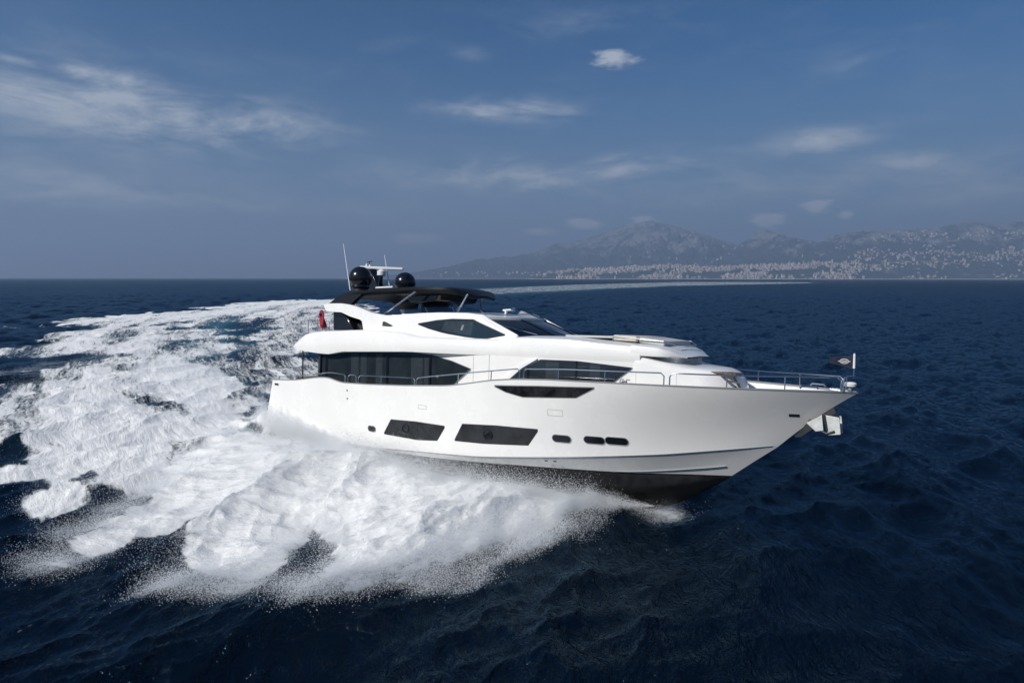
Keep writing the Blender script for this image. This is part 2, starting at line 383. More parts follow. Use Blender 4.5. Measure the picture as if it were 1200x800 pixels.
def Wd(x, z=0):
    if x < 3.2: return 2.5
    return max(.2, min(2.5, Bd(x)-.78))
def superstructure():
    # main body, stations along x
    ZFB = [(-9.13,4.50),(-8.77,4.39),(-7.88,4.33),(-6.7,4.28),(-6.13,4.28),(-5.16,4.43),(-1.1,4.59),(9.6,4.6)]
    ZFT = [(-9.13,4.54),(-8.95,4.70),(-8.7,4.84),(-8.11,5.12),(-7.5,5.25),(-6.73,5.32),(-3.69,5.43),(-1.6,5.36),(-.6,5.22),(3.2,5.20),(3.75,5.29),(4.12,5.33),(5.98,5.31),(7.12,5.22),(8.5,5.14)]
    WF = [(-9.13,2.72),(-8.95,2.80),(-8.6,2.86),(-8.0,2.93),(-7,2.95),(-1.1,2.95),(.5,2.82),(2.2,2.56),(3.2,2.5)]
    mb = MB(); rows = []
    xs = sorted(list(np.linspace(-9.13, 8.5, 90))+[-9.05, -8.95, -8.85, -8.7, -6.13, -5.16])
    for x in xs:
        wf = ip(x, WF) if x < 3.2 else Wd(x); zb = ip(x, ZFB); zt = sm(x, ZFT) if x > -8 else ip(x, ZFT); wl = min(wf-.02, Wd(x)); h = zt-zb
        zmid = zb+min(.12, h*.3)
        half = [(wl, deck_z(x) if x > -7.3 else zb+.03), (wl, zb+.01), (wf-.05*min(1, h), zb), (wf, zmid), (wf+.01, zb+h*.45), (wf-.03, zb+h*.8), (wf-.10, zt-.03), (wf-.2, zt)]
        if x > 3: half[-2] = (wf-.06, zt-.05); half[-1] = (wf-.22, zt)
        cr = .06 if x > 4 else 0
        half += [(wf*.6, zt+cr*.7), (0, zt+cr)]
        rows.append([(x, -y, z) for y, z in half]+[(x, y, z) for y, z in half[::-1][1:]])
    mb.grid(rows)
    for r in (rows[0], rows[-1]): mb.add(r, [tuple(range(len(r)))])
    P('superstructure', mb, GEL, angle=40)
    # aft bulkhead with sliding doors
    P('saloon_door', MB().box((-7.33, 0, 3.35), (.04, 3.6, 1.9)), GLOSS)
    # saloon windows
    top = [(-7.26, 4.27), (-6.6, 4.27), (-6.13, 4.27), (-5.3, 4.41), (-1.1, 4.555), (0, 4.49), (1.02, 4.32), (1.98, 4.07)]
    bot = [(-7.26, 3.05), (-5, 2.95), (0, 3.10), (1.16, 3.42), (1.98, 4.05)]
    for s in (-1, 1):
        w = P('saloon_window', chain_panel(top, bot, Wd, .075, s, thick=.01), GLASS)
        P('interior', chain_panel(top, bot, Wd, .012, s), INTER, w)
        for (x0, x1) in ((-5.0, -4.5), (-4.35, -3.95), (-3.35, -2.95), (-1.2, -.55), (-.45, -.2)):
            t = [(x0, ip(x0, top)-.06), (x1, ip(x1, top)-.06)]; b = [(x0, ip(x0, bot)+.02), (x1, ip(x1, bot)+.02)]
            P('curtain', chain_panel(t, b, lambda x, z: Wd(x)+.02+.008*math.sin(x*60), .0, s, dx=.015, rows=2), CURT, w)
        for xm in (-6.75, -2.6, -.1, ):
            P('mullion', chain_panel([(xm-.035, ip(xm, top)), (xm+.035, ip(xm, top))], [(xm-.035, ip(xm, bot)), (xm+.035, ip(xm, bot))], Wd, .082, s, rows=1, thick=.01), GLOSS, w)
        P('frame', MB().box((-7.22, s*2.56, 3.65), (.14, .10, 1.3)), DGREY, w)
    # forward windows
    top = [(3.60, 3.60), (4.35, 4.18), (5.09, 4.56), (6.48, 4.57), (8.27, 4.44)]; bot = [(3.60, 3.58), (6.5, 3.60), (7.35, 3.62), (7.69, 3.94), (8.27, 4.42)]
    WW = lambda x, z=0: Wd(x)
    for s in (-1, 1):
        w = P('forward_window', chain_panel(top, bot, WW, .045, s, thick=.01), GLASS)
        P('interior', chain_panel(top, bot, WW, .006, s), INTER, w)
        for (x0, x1) in ((5.3, 5.8), (6.9, 7.25)):
            P('curtain', chain_panel([(x0, 4.5), (x1, 4.48)], [(x0, 3.66), (x1, 3.66)], WW, .018, s, rows=2), CURT, w)
        for xm in (4.6, 6.45):
            P('mullion', chain_panel([(xm-.025, ip(xm, top)), (xm+.025, ip(xm, top))], [(xm-.025, ip(xm, bot)), (xm+.025, ip(xm, bot))], WW, .05, s, rows=1, thick=.01), GLOSS, w)
        # raised diagonal white frame aft of it
        P('window_frame', chain_panel([(3.10, 3.45), (3.7, 3.90), (4.35, 4.36), (4.95, 4.58)], [(3.10, 3.40), (3.60, 3.62), (4.35, 4.22), (4.95, 4.55)], WW, .06, s, thick=.06), GEL, w)
        # door seam and handle
        P('side_door', MB().tube([(2.1, s*2.503, 3.0), (2.1, s*2.503, 4.72), (2.85, s*2.503, 4.72), (2.85, s*2.503, 3.0)], .007, 4), GREYM)
        for x in (8.4, 9.6): P('seam', MB().tube([(x, s*(Wd(x)+.012), 3.6), (x, s*(Wd(x)+.012), 4.3)], .005, 4), GREYM)
    # number badge behind the bulwark
    for s in (-1,):
        cu = bpy.data.curves.new('number', 'FONT'); cu.body = '95'; cu.size = .46; cu.shear = .15; cu.extrude = .008
        tmp = bpy.data.objects.new('tmp', cu); COL.objects.link(tmp); bpy.context.view_layer.update()
        me = bpy.data.meshes.new_from_object(tmp.evaluated_get(bpy.context.evaluated_depsgraph_get())); bpy.data.objects.remove(tmp)
        me.materials.clear(); me.materials.append(GREYM); o = bpy.data.objects.new('number_badge', me); COL.objects.link(o); o.parent = yacht
        a = math.atan2(-(Wd(8.5)-Wd(7.9)), .6); o.rotation_euler = (math.pi/2, 0, -a); o.location = (7.86, -Wd(7.86)-.03, 3.76)
    # lower coachroof forward
    ZT = [(8.35,4.81),(8.6,4.80),(9.0,4.68),(9.3,4.62),(9.8,4.52),(10.58,4.46),(10.91,4.36),(11.08,4.22),(11.2,4.02),(11.25,3.7)]
    mb = MB(); rows = []
    for x in list(np.linspace(8.35, 10.8, 22))+[10.91, 11.0, 11.08, 11.15, 11.2, 11.25]:
        q = max(0, (x-10.2)/1.05); w = (Wd(x)+.012)*(math.sqrt(max(0, 1-min(1, q)**2*.8))); zt = ip(x, ZT)
        half = [(w, deck_z(x)-.05), (w, zt-.22), (w-.03, zt-.12), (w-.10, zt-.05), (w-.25, zt-.01), (w*.5, zt+.03), (0, zt+.04)]
        rows.append([(x, -y, z) for y, z in half]+[(x, y, z) for y, z in half[::-1][1:]])
    mb.grid(rows)
    for r in (rows[0], rows[-1]): mb.add(r, [tuple(range(len(r)))])
    P('coachroof', mb, GEL, angle=40)
    # cantilevered sunpad nose
    mb = MB(); rows = []
    TOP = [(8.2,5.18),(9.0,5.12),(9.3,5.02),(9.55,4.88),(9.72,4.80)]
    for x in np.linspace(8.2, 9.72, 18):
        q = (x-8.2)/1.52; w = (Wd(x)+.012)*(1-max(0, q-.55)**2*1.6)+.002; zt = ip(x, TOP); zb = 4.80-.02*q
        half = [(w*.55, zb-.01), (w-.18, zb), (w-.02, zb+.03), (w, (zb+zt)/2), (w-.06, zt-.03), (w-.2, zt), (0, zt+.05)]
        rows.append([(x, -y, z) for y, z in half]+[(x, y, z) for y, z in half[::-1][1:]])
    mb.grid(rows)
    for r in (rows[0], rows[-1]): mb.add(r, [tuple(range(len(r)))])
    P('foredeck_console', mb, GEL, angle=40)
    P('recess_panel', MB().box((8.95, 0, 4.70), (.95, 2.3, .24)), GEL)
    # sunpads and seating on top
    P('sunpad', MB().box((6.25, 0, 5.385), (1.9, 2.5, .08)), GREYC, bevel=.03)
    P('sunpad', MB().box((7.65, 0, 5.36), (.85, 2.6, .19), Euler((0, D(2), 0)).to_matrix()), BEIGE, bevel=.05)
    P('sunpad', MB().box((8.55, 0, 5.27), (.90, 2.35, .19), Euler((0, D(7), 0)).to_matrix()), GREYC, bevel=.05)
    P('sunpad_rail', MB().tube([(7.25, -1.35, 5.25), (7.25, -1.35, 5.42), (9.0, -1.25, 5.3), (9.3, -.9, 5.17), (9.3, .9, 5.17), (9.0, 1.25, 5.3), (7.25, 1.35, 5.42), (7.25, 1.35, 5.25)], .018), CHROME)
    # foredeck table
    t = P('foredeck_table', MB().slab([(10.5, -1.15, 4.42), (11.2, -1.0, 4.38), (11.25, -.35, 4.38), (10.5, -.35, 4.42)], lambda p: p, lambda p: (p[0], p[1], p[2]-.05)), TEAK)
    m = MB()
    for x, y in ((10.6, -.6), (11.35, -.95)): pass
    m.tube([(10.75, -1.1, 4.36), (11.3, -1.12, 3.95)], .03); m.tube([(11.1, -1.0, 4.36), (11.42, -.98, 3.84)], .035); m.tube([(10.95, -1.02, 4.16), (11.35, -1.0, 4.10)], .025)
    P('leg', m, DGREY, t)
superstructure()

def ws(x, z):
    w = 2.5-(z-5.35)*.62
    if x > 1.8: w -= .045*(x-1.8)**2
    if x > .2: w = min(w, 2.62-.13*max(0, x-.2)-(z-5.2)*.3)
    if x < -.6: w += (2.5-w)*min(1, (-.6-x)/3.2)
    return w
def wheelhouse():
    ZR = [(-2.3,6.08),(-1.2,6.16),(-.3,6.19),(1.31,6.17),(2.2,6.08)]
    def pil(x): return ip(x, [(2.15, 6.05), (2.36, 5.95), (3.85, 5.30)])   # pillar line
    # side shell from the coaming to the pillar
    for s in (-1, 1):
        mb = MB(); xs = np.linspace(-2.6, 3.85, 60)
        G = []
        for q in np.linspace(0, 1, 9):
            r = []
            for x in xs:
                zt = ip(x, ZR) if x < 2.15 else pil(x); zb = 5.0 if x > -1.5 else 5.2; z = zt+(zb-zt)*q; r.append((x, s*ws(x, z), z))
            G.append(r)
        mb.grid(G, s > 0)
        # inner skin
        G2 = [[(p[0], p[1]-s*.12, p[2]) for p in r] for r in G]; mb.grid(G2, s < 0)
        mb.grid([G[0], G2[0]]); mb.grid([[r[0] for r in G], [r[0] for r in G2]])
        P('coaming', mb, GEL, angle=40)
    # roof with brow
    rows = []
    def wtop(q): return ws(2.28, 5.95)
    for i in range(31):
        q = i/30*2-1     # across
        col = []
        xe = 2.28+.85*(1-q*q)          # front edge
        for j in range(22):
            u = j/21; x = -.9+(xe+.9)*u
            wz = min(ip(x, ZR), 6.19); wy = ws(x, wz)
            z = wz+.085*(1-q*q)*(1 if u < .75 else 1-(u-.75)/.25*.3)-.10*max(0, u-.8)/.2*(1-.3*abs(q))
            col.append((x, q*wy, z))
        rows.append(col)
    mb = MB(); mb.grid(rows); low = [[(x, y*.985, z-.10) for x, y, z in r] for r in rows]; mb.grid(low, True)
    for a, b in ((rows[0], low[0]), (rows[-1], low[-1]), ([r[0] for r in rows], [r[0] for r in low]), ([r[-1] for r in rows], [r[-1] for r in low])): mb.grid([a, b])
    P('wheelhouse_roof', mb, GEL, angle=50)
    # windscreen
    def wsc(q, v, off=0):
        t = Vector((2.30+.85*(1-q*q), q*ws(2.28, 5.93), 5.93+.02*(1-q*q))); b = Vector((3.78+.92*(1-q*q), q*ws(3.78, 5.32), 5.33+.04*(1-q*q)))
        p = t.lerp(b, v); p.z += .10*v*(1-v)*2*.35+off; return p
    G = [[wsc(q, v) for q in np.linspace(-.965, .965, 31)] for v in np.linspace(0, 1, 9)]
    w = P('windscreen', MB().grid(G), CLEAR)
    for q in (-.38, .38): P('mullion', MB().tube([wsc(q, v, .004) for v in np.linspace(0, 1, 8)], .035, 6), GLOSS, w)
    for q in (-.7, 0, .7):
        P('wiper', MB().tube([wsc(q, 1.0, .05), wsc(q-.28 if q < .5 else q-.5, .45, .05)], .014, 5), CHROME, w)
    P('dashboard', MB().grid([[wsc(q*.93, v, -.22) for q in np.linspace(-1, 1, 9)] for v in np.linspace(.2, 1, 5)]), INTER)
    both('pillar', lambda s: MB().tube([(2.16, s*(ws(2.2, 6.0)-.03), 6.03), (2.45, s*(ws(2.45, 5.88)-.02), 5.89), (3.1, s*(ws(3.1, 5.6)-.02), 5.61), (3.80, s*(ws(3.8, 5.33)-.02), 5.31)], .07, 8), GEL)
    # side windows
    top = [(-1.04, 5.72), (-.17, 5.86), (.65, 5.92), (1.75, 5.905), (3.28, 5.37)]; bot = [(-1.04, 5.70), (-.38, 5.54), (.44, 5.40), (1.56, 5.26), (2.45, 5.20), (3.28, 5.35)]
    top = [(x, z) for x, z in top]; wsf = ws
    for s in (-1, 1):
        w = P('side_window', chain_panel(top, bot, wsf, .030, s, thick=.01), GLASS)
        P('interior', chain_panel(top, bot, wsf, .010, s), INTER, w)
        P('blind', chain_panel([(.35, 5.84), (1.85, 5.84)], [(.35, 5.48), (1.85, 5.30)], wsf, .016, s), CURT, w)
        P('lamp', chain_panel([(1.28, 5.70), (1.45, 5.70)], [(1.32, 5.50), (1.42, 5.50)], wsf, .021, s), WHITEP, w)
        P('rim', chain_panel(*grow(top, bot, .02), wsf, .006, s, thick=.01), DGREY, w)
        # triangular vent at the root of the wing
        P('vent', chain_panel([(-3.05, 5.78), (-2.95, 5.79), (-2.45, 5.62)], [(-3.05, 5.60), (-2.6, 5.58), (-2.45, 5.60)], wsf, .02, s, rows=2, thick=.02), DGREY)
    # swept wing
    up = [(-7.14, 6.56), (-6.6, 6.585), (-5.82, 6.58), (-5.2, 6.51), (-4.8, 6.44), (-4.2, 6.29), (-3.76, 6.17), (-3.2, 6.08), (-2.9, 6.05), (-2.4, 6.08)]
    lo = [(-7.14, 6.53), (-6.94, 6.24), (-6.4, 6.20), (-5.81, 6.18), (-5.2, 6.0), (-4.5, 5.86), (-4.37, 5.80), (-4.24, 5.38), (-2.4, 5.3)]
    both('wing', lambda s: chain_panel(up, lo, ws, -.0, s, thick=.26), GEL, bevel=.03, angle=40)
    # low flybridge wind deflector
    def wd(s):
        m = MB(); pts = [(-2.1, 6.10), (-1.0, 6.17), (.2, 6.18), (1.3, 6.17), (2.0, 6.10), (2.45, 6.10)]
        G = []
        for h in (0, 1):
            r = [(x-.10*h, s*(ws(x, 6.15)-.12-.10*h-(.0 if x < 1 else .35*(x-1)**2)), z+.02+.22*h*(1-max(0, (x-1.4)/1.4))) for x, z in pts]; G.append(r)
        G[0].append((2.95, 0, 6.14)); G[1].append((2.7, 0, 6.25)); return m.grid(G)
    for o in both('wind_deflector', wd, CLEAR): pass
    for s in (-1, 1):
        for x in (-1.0, .45, 1.9): P('deflector_strut', MB().tube([(x-.15, s*(ws(x, 6.15)-.22), 6.40-.08*max(0, x-.5)), (x+.12, s*(ws(x, 6.15)-.10), 6.18)], .015), CHROME)
    # horn / searchlight
    t = P('searchlight', MB().tube([(2.2, -.9, 6.32), (2.62, -.9, 6.34)], .04), WHITEP); P('lens', MB().tube([(2.6, -.9, 6.34), (2.72, -.9, 6.345)], [.05, .10]), CHROME, t); P('bracket', MB().box((2.35, -.9, 6.24), (.08, .1, .18)), WHITEP, t)
    # flybridge deck items
    for s in (-1, 1):
        m = MB(); m.slab([(-6.9, s*1.2, 5.35), (-5.4, s*1.2, 5.35), (-5.9, s*1.2, 5.95), (-6.3, s*1.2, 6.22), (-6.95, s*1.2, 6.25)], lambda p: p, lambda p, s=s: (p[0], p[1]+s*.9, p[2]))
        P('flybridge_console', m, GLOSS, bevel=.04)
    P('flybridge_sofa', MB().box((-4.9, 0, 5.52), (1.9, 3.4, .42)), DGREY, bevel=.06)
    P('helm_seat', MB().box((-2.6, .5, 5.95), (.6, 1.7, 1.1)).box((-2.85, .5, 6.45), (.2, 1.7, .6)), DGREY, bevel=.08)
    P('lounger', MB().box((-7.6, -1.1, 5.50), (.55, .6, .28)).box((-7.78, -1.1, 5.75), (.12, .6, .5), Euler((0, D(-15), 0)).to_matrix()), BEIGE, bevel=.05)
    P('lounger', MB().box((-7.7, .2, 5.50), (.55, .6, .28)).box((-7.88, .2, 5.75), (.12, .6, .5), Euler((0, D(-15), 0)).to_matrix()), BEIGE, bevel=.05)
wheelhouse()

def hardtop():
    # curved black slab: centre line along x, superelliptic plan
    ZTOP = [(-7.0,7.00),(-6.1,7.14),(-5.2,7.22),(-3.5,7.28),(-1.8,7.30),(0,7.26),(.1,7.10),(.4,6.98),(.6,6.88)]
    def hw(x):
        t = max(0, (x+2.6)/3.22); a = 1.9*math.sqrt(max(0, 1-t**3.0)); r = 1 if x > -5.5 else max(.0, 1-((-5.5-x)/1.6)**3*.25); return a*r
    xs = np.concatenate([np.linspace(-6.6, 0, 40), np.linspace(.05, .61, 16)])
    rows = []
    for x in xs:
        w = hw(x); z = sm(x, ZTOP); th = .29*min(1, w/1.4)*(1 if x < 1 else 1)+.03
        half = [(0, z-th*.55), (w*.55, z-th*.62), (w*.80, z-th*.85), (w*.94, z-th*.80), (w, z-th*.4), (w*.97, z-th*.1), (w*.85, z), (w*.5, z+.035), (0, z+.05)]
        rows.append([(x, -y, q) for y, q in half]+[(x, y, q) for y, q in half[::-1][1:-1]])
    n = len(rows[0]); mb = MB(); vs = [p for r in rows for p in r]; fs = []
    for i in range(len(rows)-1):
        for k in range(n): fs.append((i*n+k, i*n+(k+1) % n, (i+1)*n+(k+1) % n, (i+1)*n+k))
    fs.append(tuple(range(n))); fs.append(tuple((len(rows)-1)*n+k for k in range(n))); mb.add(vs, fs)
    ht = P('hardtop', mb, HTOP, angle=45)
    # tan lining and frame under the roof
    P('lining', MB().box((-3.0, 0, 7.06), (3.9, 2.7, .03), Euler((0, D(1), 0)).to_matrix()), TAN, ht)
    P('sunroof_track', MB().box((-1.3, -.95, 7.04), (1.5, .10, .05)), CHROME, ht)
    # swooping aft legs down to the wing
    def leg(s):
        up = [(-7.35, 6.58), (-7.0, 6.85), (-6.6, 7.05), (-6.1, 7.16), (-5.2, 7.2)]; lo = [(-7.35, 6.54), (-6.3, 6.50), (-5.7, 6.50), (-5.45, 6.80), (-5.2, 7.0)]
        return chain_panel(up, lo, lambda x, z: 2.12-(z-6.5)*.45, 0, s, thick=.22)
    both('hardtop_leg', leg, HTOP, bevel=.03)
    P('overhead_locker', MB().slab([(-3.0, -1.3, 6.98), (-.9, -1.3, 6.98), (-1.1, -1.3, 6.72), (-2.6, -1.3, 6.62)], lambda p: p, lambda p: (p[0], 1.3, p[2])), GLOSS, bevel=.05)
    both('hardtop_strut', lambda s: MB().tube([(-3.5, s*2.0, 6.10), (-1.75, s*1.75, 7.12)], .05), CHROME)
    P('hardtop_strut', MB().tube([(.15, -1.3, 6.24), (.38, -.95, 6.98)], .045), CHROME); P('hardtop_strut', MB().tube([(-.7, 1.2, 6.24), (-.5, 1.0, 7.0)], .045), CHROME)
    def dome(s):
        m = MB(); c = (-5.88, s*1.4, 7.30); R = .53
        prof = [(.30, -.05), (.36, .02), (.42, .10)]+[(R*math.cos(a), .53+R*math.sin(a)) for a in np.linspace(-.70, math.pi/2-.03, 16)]
        return m.lathe(c, prof, 32)
    for s in (-1, 1):
        d = P('satellite_dome', dome(s), mat('dome_black', (.008, .009, .014), .22))
        P('base', MB().lathe((-5.88, s*1.4, 7.12), [(.34, 0), (.34, .2), (.44, .27)], 24), DGREY, d)
    # raked mast fin with radar
    m = MB(); m.slab([(-7.0, -.22, 8.55), (-6.78, -.22, 8.58), (-5.9, -.22, 7.32), (-6.9, -.22, 7.32)], lambda p: p, lambda p: (p[0], -p[1], p[2]))
    mast = P('mast', m, GLOSS, bevel=.03)
    P('crossbar', MB().tube([(-6.2, -.1, 7.95), (-5.5, -.5, 7.95)], .03), GLOSS, mast)
    P('radar_post', MB().tube([(-5.75, -.35, 7.3), (-5.65, -.35, 8.05)], [.11, .08]), GLOSS, mast)
    P('wind_sensor', MB().tube([(-6.95, 0, 8.55), (-6.95, 0, 8.78)], .015).tube([(-7.1, 0, 8.78), (-6.8, 0, 8.80)], .025), DGREY, mast)
    P('masthead_light', MB().lathe((-6.85, -.25, 8.50), [(.06, 0), (.07, .06), (.05, .14), (.01, .16)], 12), WHITEP, mast)
    P('masthead_light', MB().lathe((-6.55, -.30, 8.42), [(.06, 0), (.07, .08), (.05, .16), (.01, .18)], 12), WHITEP, mast)
    r = P('radar', MB().lathe((-5.65, -.35, 8.0), [(.14, 0), (.20, .03), (.20, .22), (.12, .28), (.06, .32)], 20), WHITEP)
    P('scanner_bar', MB().box((-5.65, -.35, 8.38), (2.1, .13, .13), Euler((0, D(1), D(34))).to_matrix()), WHITEP, r, bevel=.03)
    P('whip_antenna', MB().tube([(-6.42, -1.55, 7.25), (-7.0, -1.55, 9.47)], [.03, .015], 6), WHITEP)
    P('whip_antenna', MB().tube([(-5.3, -.1, 7.35), (-5.86, .0, 9.06)], [.03, .013], 6), WHITEP)
    P('antenna_rail', MB().tube([(-5.35, -1.0, 7.38), (-4.2, -.9, 7.40)], .045), WHITEP)
hardtop()

def rails():
    R = .022
    def base(x, off=.05): return lambda s: (x, s*max(.03, Bd(x)-off), sm(x, ZC)+.02)
    TZ = [(-6.19,3.44),(-5.5,3.50),(-4.75,3.46),(-3.65,3.49),(-.28,3.60),(2.35,3.95),(4.71,4.24),(6.5,4.32),(8.58,4.34),(9.49,4.35),(11.25,4.36),(13.9,4.42)]
    def seg(x0, x1, posts, nm='guard_rail', open0=False, open1=False):
        for s in (-1, 1):
            def top(x): return (x, s*max(.05, Bd(x)-.07), ip(x, TZ))
            def bot(x): return (x, s*max(.05, Bd(x)-.05), sm(x, ZC)+.02)
            pts = []
            if not open0: pts += [bot(x0), tuple(np.add(bot(x0), np.subtract(top(x0), bot(x0))*.75))]
            pts += [top(x) for x in np.linspace(x0+(.0 if open0 else .09), x1-(.0 if open1 else .09), max(4, int((x1-x0)/.4)))]
            if not open1: pts += [tuple(np.add(bot(x1), np.subtract(top(x1), bot(x1))*.75)), bot(x1)]
            g = P(nm, MB().tube(pts, R, 8), CHROME)
            for xp in posts: P('post', MB().tube([bot(xp), top(xp)], R*.9, 6), CHROME, g)
    seg(-6.3, -4.55, []); seg(-4.36, -3.80, []); seg(-3.65, -.25, [-2.2]); seg(-.15, 4.74, [2.0, 3.9][:1] + [1.1*0+3.55])
    seg(4.90, 9.50, [6.2, 7.75]); seg(9.66, 13.92, [11.17, 12.60])
    # pulpit front
    P('pulpit', MB().tube([(13.98, -.28, 4.02), (14.0, -.26, 4.42), (14.12, -.12, 4.44), (14.23, 0, 4.44), (14.12, .12, 4.44), (14.0, .26, 4.42), (13.98, .28, 4.02)], R), CHROME)
    P('bow_roller', MB().box((13.9, 0, 4.05), (.55, .3, .08)), CHROME)
    for s in (-1, 1): P('cleat', MB().tube([(12.95, s*.75, 4.06), (13.0, s*.75, 4.13), (13.35, s*.6, 4.13), (13.4, s*.6, 4.06)], .03), CHROME)
    P('bow_light', MB().lathe((14.12, 0, 4.02), [(.05, 0), (.05, .10), (.15, .14), (.17, .22), (.12, .26), (.02, .27)], 16), WHITEP)
    ANC = mat('anchor_steel', (.62, .62, .60), .5, metal=.2, noise=.15, nscale=4)
    # anchor pocket and anchor on the stem
    P('anchor_pocket', MB().slab([(13.72, 0, 3.52), (13.05, 0, 3.04), (12.70, 0, 2.55), (12.86, 0, 2.57), (13.2, 0, 2.86), (13.78, 0, 3.38)], lambda p: (p[0]+.02, -.13, p[2]), lambda p: (p[0]+.02, .13, p[2])), DGREY)
    a = P('anchor', MB().slab([(13.5, 0, 3.30), (13.9, 0, 3.26), (13.95, 0, 2.78), (13.62, 0, 2.72)], lambda p: (p[0], -.17, p[2]), lambda p: (p[0], -.21, p[2])), ANC, bevel=.01)
    P('fluke', MB().slab([(13.05, 0, 3.02), (13.45, 0, 3.30), (13.5, 0, 2.85), (13.3, 0, 2.80)], lambda p: (p[0], -.18, p[2]), lambda p: (p[0], -.22, p[2])), ANC, a)
    P('fluke', MB().slab([(13.5, 0, 3.30), (13.9, 0, 3.26), (13.95, 0, 2.78), (13.62, 0, 2.72)], lambda p: (p[0], .17, p[2]), lambda p: (p[0], .21, p[2])), ANC, a)
    P('shank', MB().tube([(13.1, -.1, 3.1), (13.35, -.15, 2.86), (13.6, -.2, 2.76), (13.8, -.22, 2.85)], .04).tube([(13.52, -.24, 3.3), (13.6, -.24, 2.85)], .025), DGREY, a)
    # cockpit
    both('cockpit_post', lambda s: MB().tube([(-8.36, s*2.7, 2.2), (-8.38, s*2.7, 4.40)], .035), DGREY)
    P('cockpit_rail', MB().tube([(-10.0, -2.9, 2.90), (-10.0, -2.9, 3.03), (-8.6, -2.95, 3.10), (-7.2, -2.95, 3.32), (-6.4, -2.95, 3.40)], .02), CHROME)
    P('cockpit_rail', MB().tube([(-10.0, 2.9, 2.90), (-10.0, 2.9, 3.03), (-8.6, 2.95, 3.10), (-7.2, 2.95, 3.32), (-6.4, 2.95, 3.40)], .02), CHROME)
    for s in (-1, 1): P('mooring_winch', MB().lathe((-8.9, s*2.6, 2.9), [(.10, 0), (.12, .05), (.07, .10), (.07, .18), (.11, .22), (.02, .24)], 16), CHROME)
    P('cockpit_sofa', MB().box((-9.6, 0, 2.45), (.8, 4.2, .5)).box((-9.95, 0, 2.75), (.18, 4.2, .5)), BEIGE, bevel=.06)
    # aft flybridge rail
    g = P('flybridge_rail', MB().tube([(-7.4, -2.6, 5.30), (-7.4, -2.6, 5.85), (-8.5, -2.4, 5.80), (-8.8, -1.8, 5.78), (-8.85, 1.8, 5.78), (-8.5, 2.4, 5.80), (-7.4, 2.6, 5.85), (-7.4, 2.6, 5.30)], .02), CHROME)
    for q in ((-8.5, -2.35), (-8.85, -.9), (-8.85, .9), (-8.5, 2.35)): P('post', MB().tube([(*q, 4.9), (*q, 5.8)], .016, 6), CHROME, g)
rails()

# ------------------------------------------------------------ flags (carried by the yacht, things of their own)
def bw(p): return BR @ Vector(p)+BOAT_T
def cloth(L, H, amp, nx=26, nz=12, k=9, swallow=0):
    G = []
    for j in range(nz+1):
        r = []
        for i in range(nx+1):
            u = i/nx; v = j/nz; r.append((-u*L, amp*u*math.sin(k*u+1.5*v)+.03*math.sin(14*v), -v*H-.12*u*u*L*0))
        G.append(r)
    return MB().grid(G)
bf = empty('bow_flag', bw((14.2, 0, 4.42)), BOAT_E); tag(bf, 'small dark pennant with white oval emblem on the bow staff', 'flag')
MB().tube([(0, 0, -.02), (0, 0, .72)], .016).build('flagpole', CHROME, bf)
MB().tube([(0, 0, .26), (0, 0, .68)], [.032, .028], 10).build('pole_sleeve', WHITEP, bf)
def burgee():
    G = []
    for j in range(11):
        r = []
        for i in range(27):
            u = i/26; v = j/10; h = .40*(1-u*.60); r.append((-.03-u*.60, .04*u*math.sin(6*u), .44+(.5-v)*h+.03*u))
        G.append(r)
    return MB().grid(G)
fc = burgee().build('cloth', NAVY, bf)
def emblem():
    m = MB()
    def pt(x, z): u = (-x-.06)/.86; return (x, .05*u*math.sin(6*u), z)
    for s in (-1, 1):
        o = s*.006
        ring = [(-.38+.15*math.cos(a), .44+.075*math.sin(a)) for a in np.linspace(0, 2*math.pi, 33)]
        m.tube([tuple(np.add(pt(x, z), (0, o, 0))) for x, z in ring], .010, 5)
        for q in (-.022, .022): m.tube([tuple(np.add(pt(x, .44+q), (0, o, 0))) for x in np.linspace(-.49, -.27, 8)], .007, 5)
        for x in np.linspace(-.47, -.30, 9): m.tube([tuple(np.add(pt(x, .43), (0, o, 0))), tuple(np.add(pt(x+.008, .45), (0, o, 0)))], .005, 4)
        m.tube([tuple(np.add(pt(x, .44), (0, o, 0))) for x in (-.60, -.53)], .010, 5); m.tube([tuple(np.add(pt(x, .44), (0, o, 0))) for x in (-.23, -.16)], .010, 5)
    return m
em = emblem(); em.v = [(-.02+(x+.06)*.72, y*.7, .45+(z-.44)*.86) for x, y, z in em.v]; em.build('emblem', WCLOTH, fc)
en = empty('stern_ensign', bw((-7.9, -1.9, 5.3)), BOAT_E); tag(en, 'red ensign hanging furled from its staff at the aft end of the upper deck', 'flag')
MB().tube([(0, 0, -.05), (-.25, 0, 1.15)], .018).build('flagpole', WHITEP, en)
m = MB(); G = []
for j in range(15):
    v = j/14; r = []
    for k in range(25):
        a = 2*math.pi*k/24; R = .04+.10*math.sin(v*math.pi*.55+.25)*(1+.45*math.sin(3*a+6*v)+.2*math.sin(9*v)); r.append((-.22+.16*v+R*math.cos(a)*1.15, R*math.sin(a)*.8, 1.0-v*.86))
    G.append(r)
c = m.grid(G).build('cloth', RED, en)
MB().box((-.17, -.13, .80), (.10, .05, .14)).build('canton', mat('ensign_blue', (.02, .03, .18), .8), c, bevel=.02)

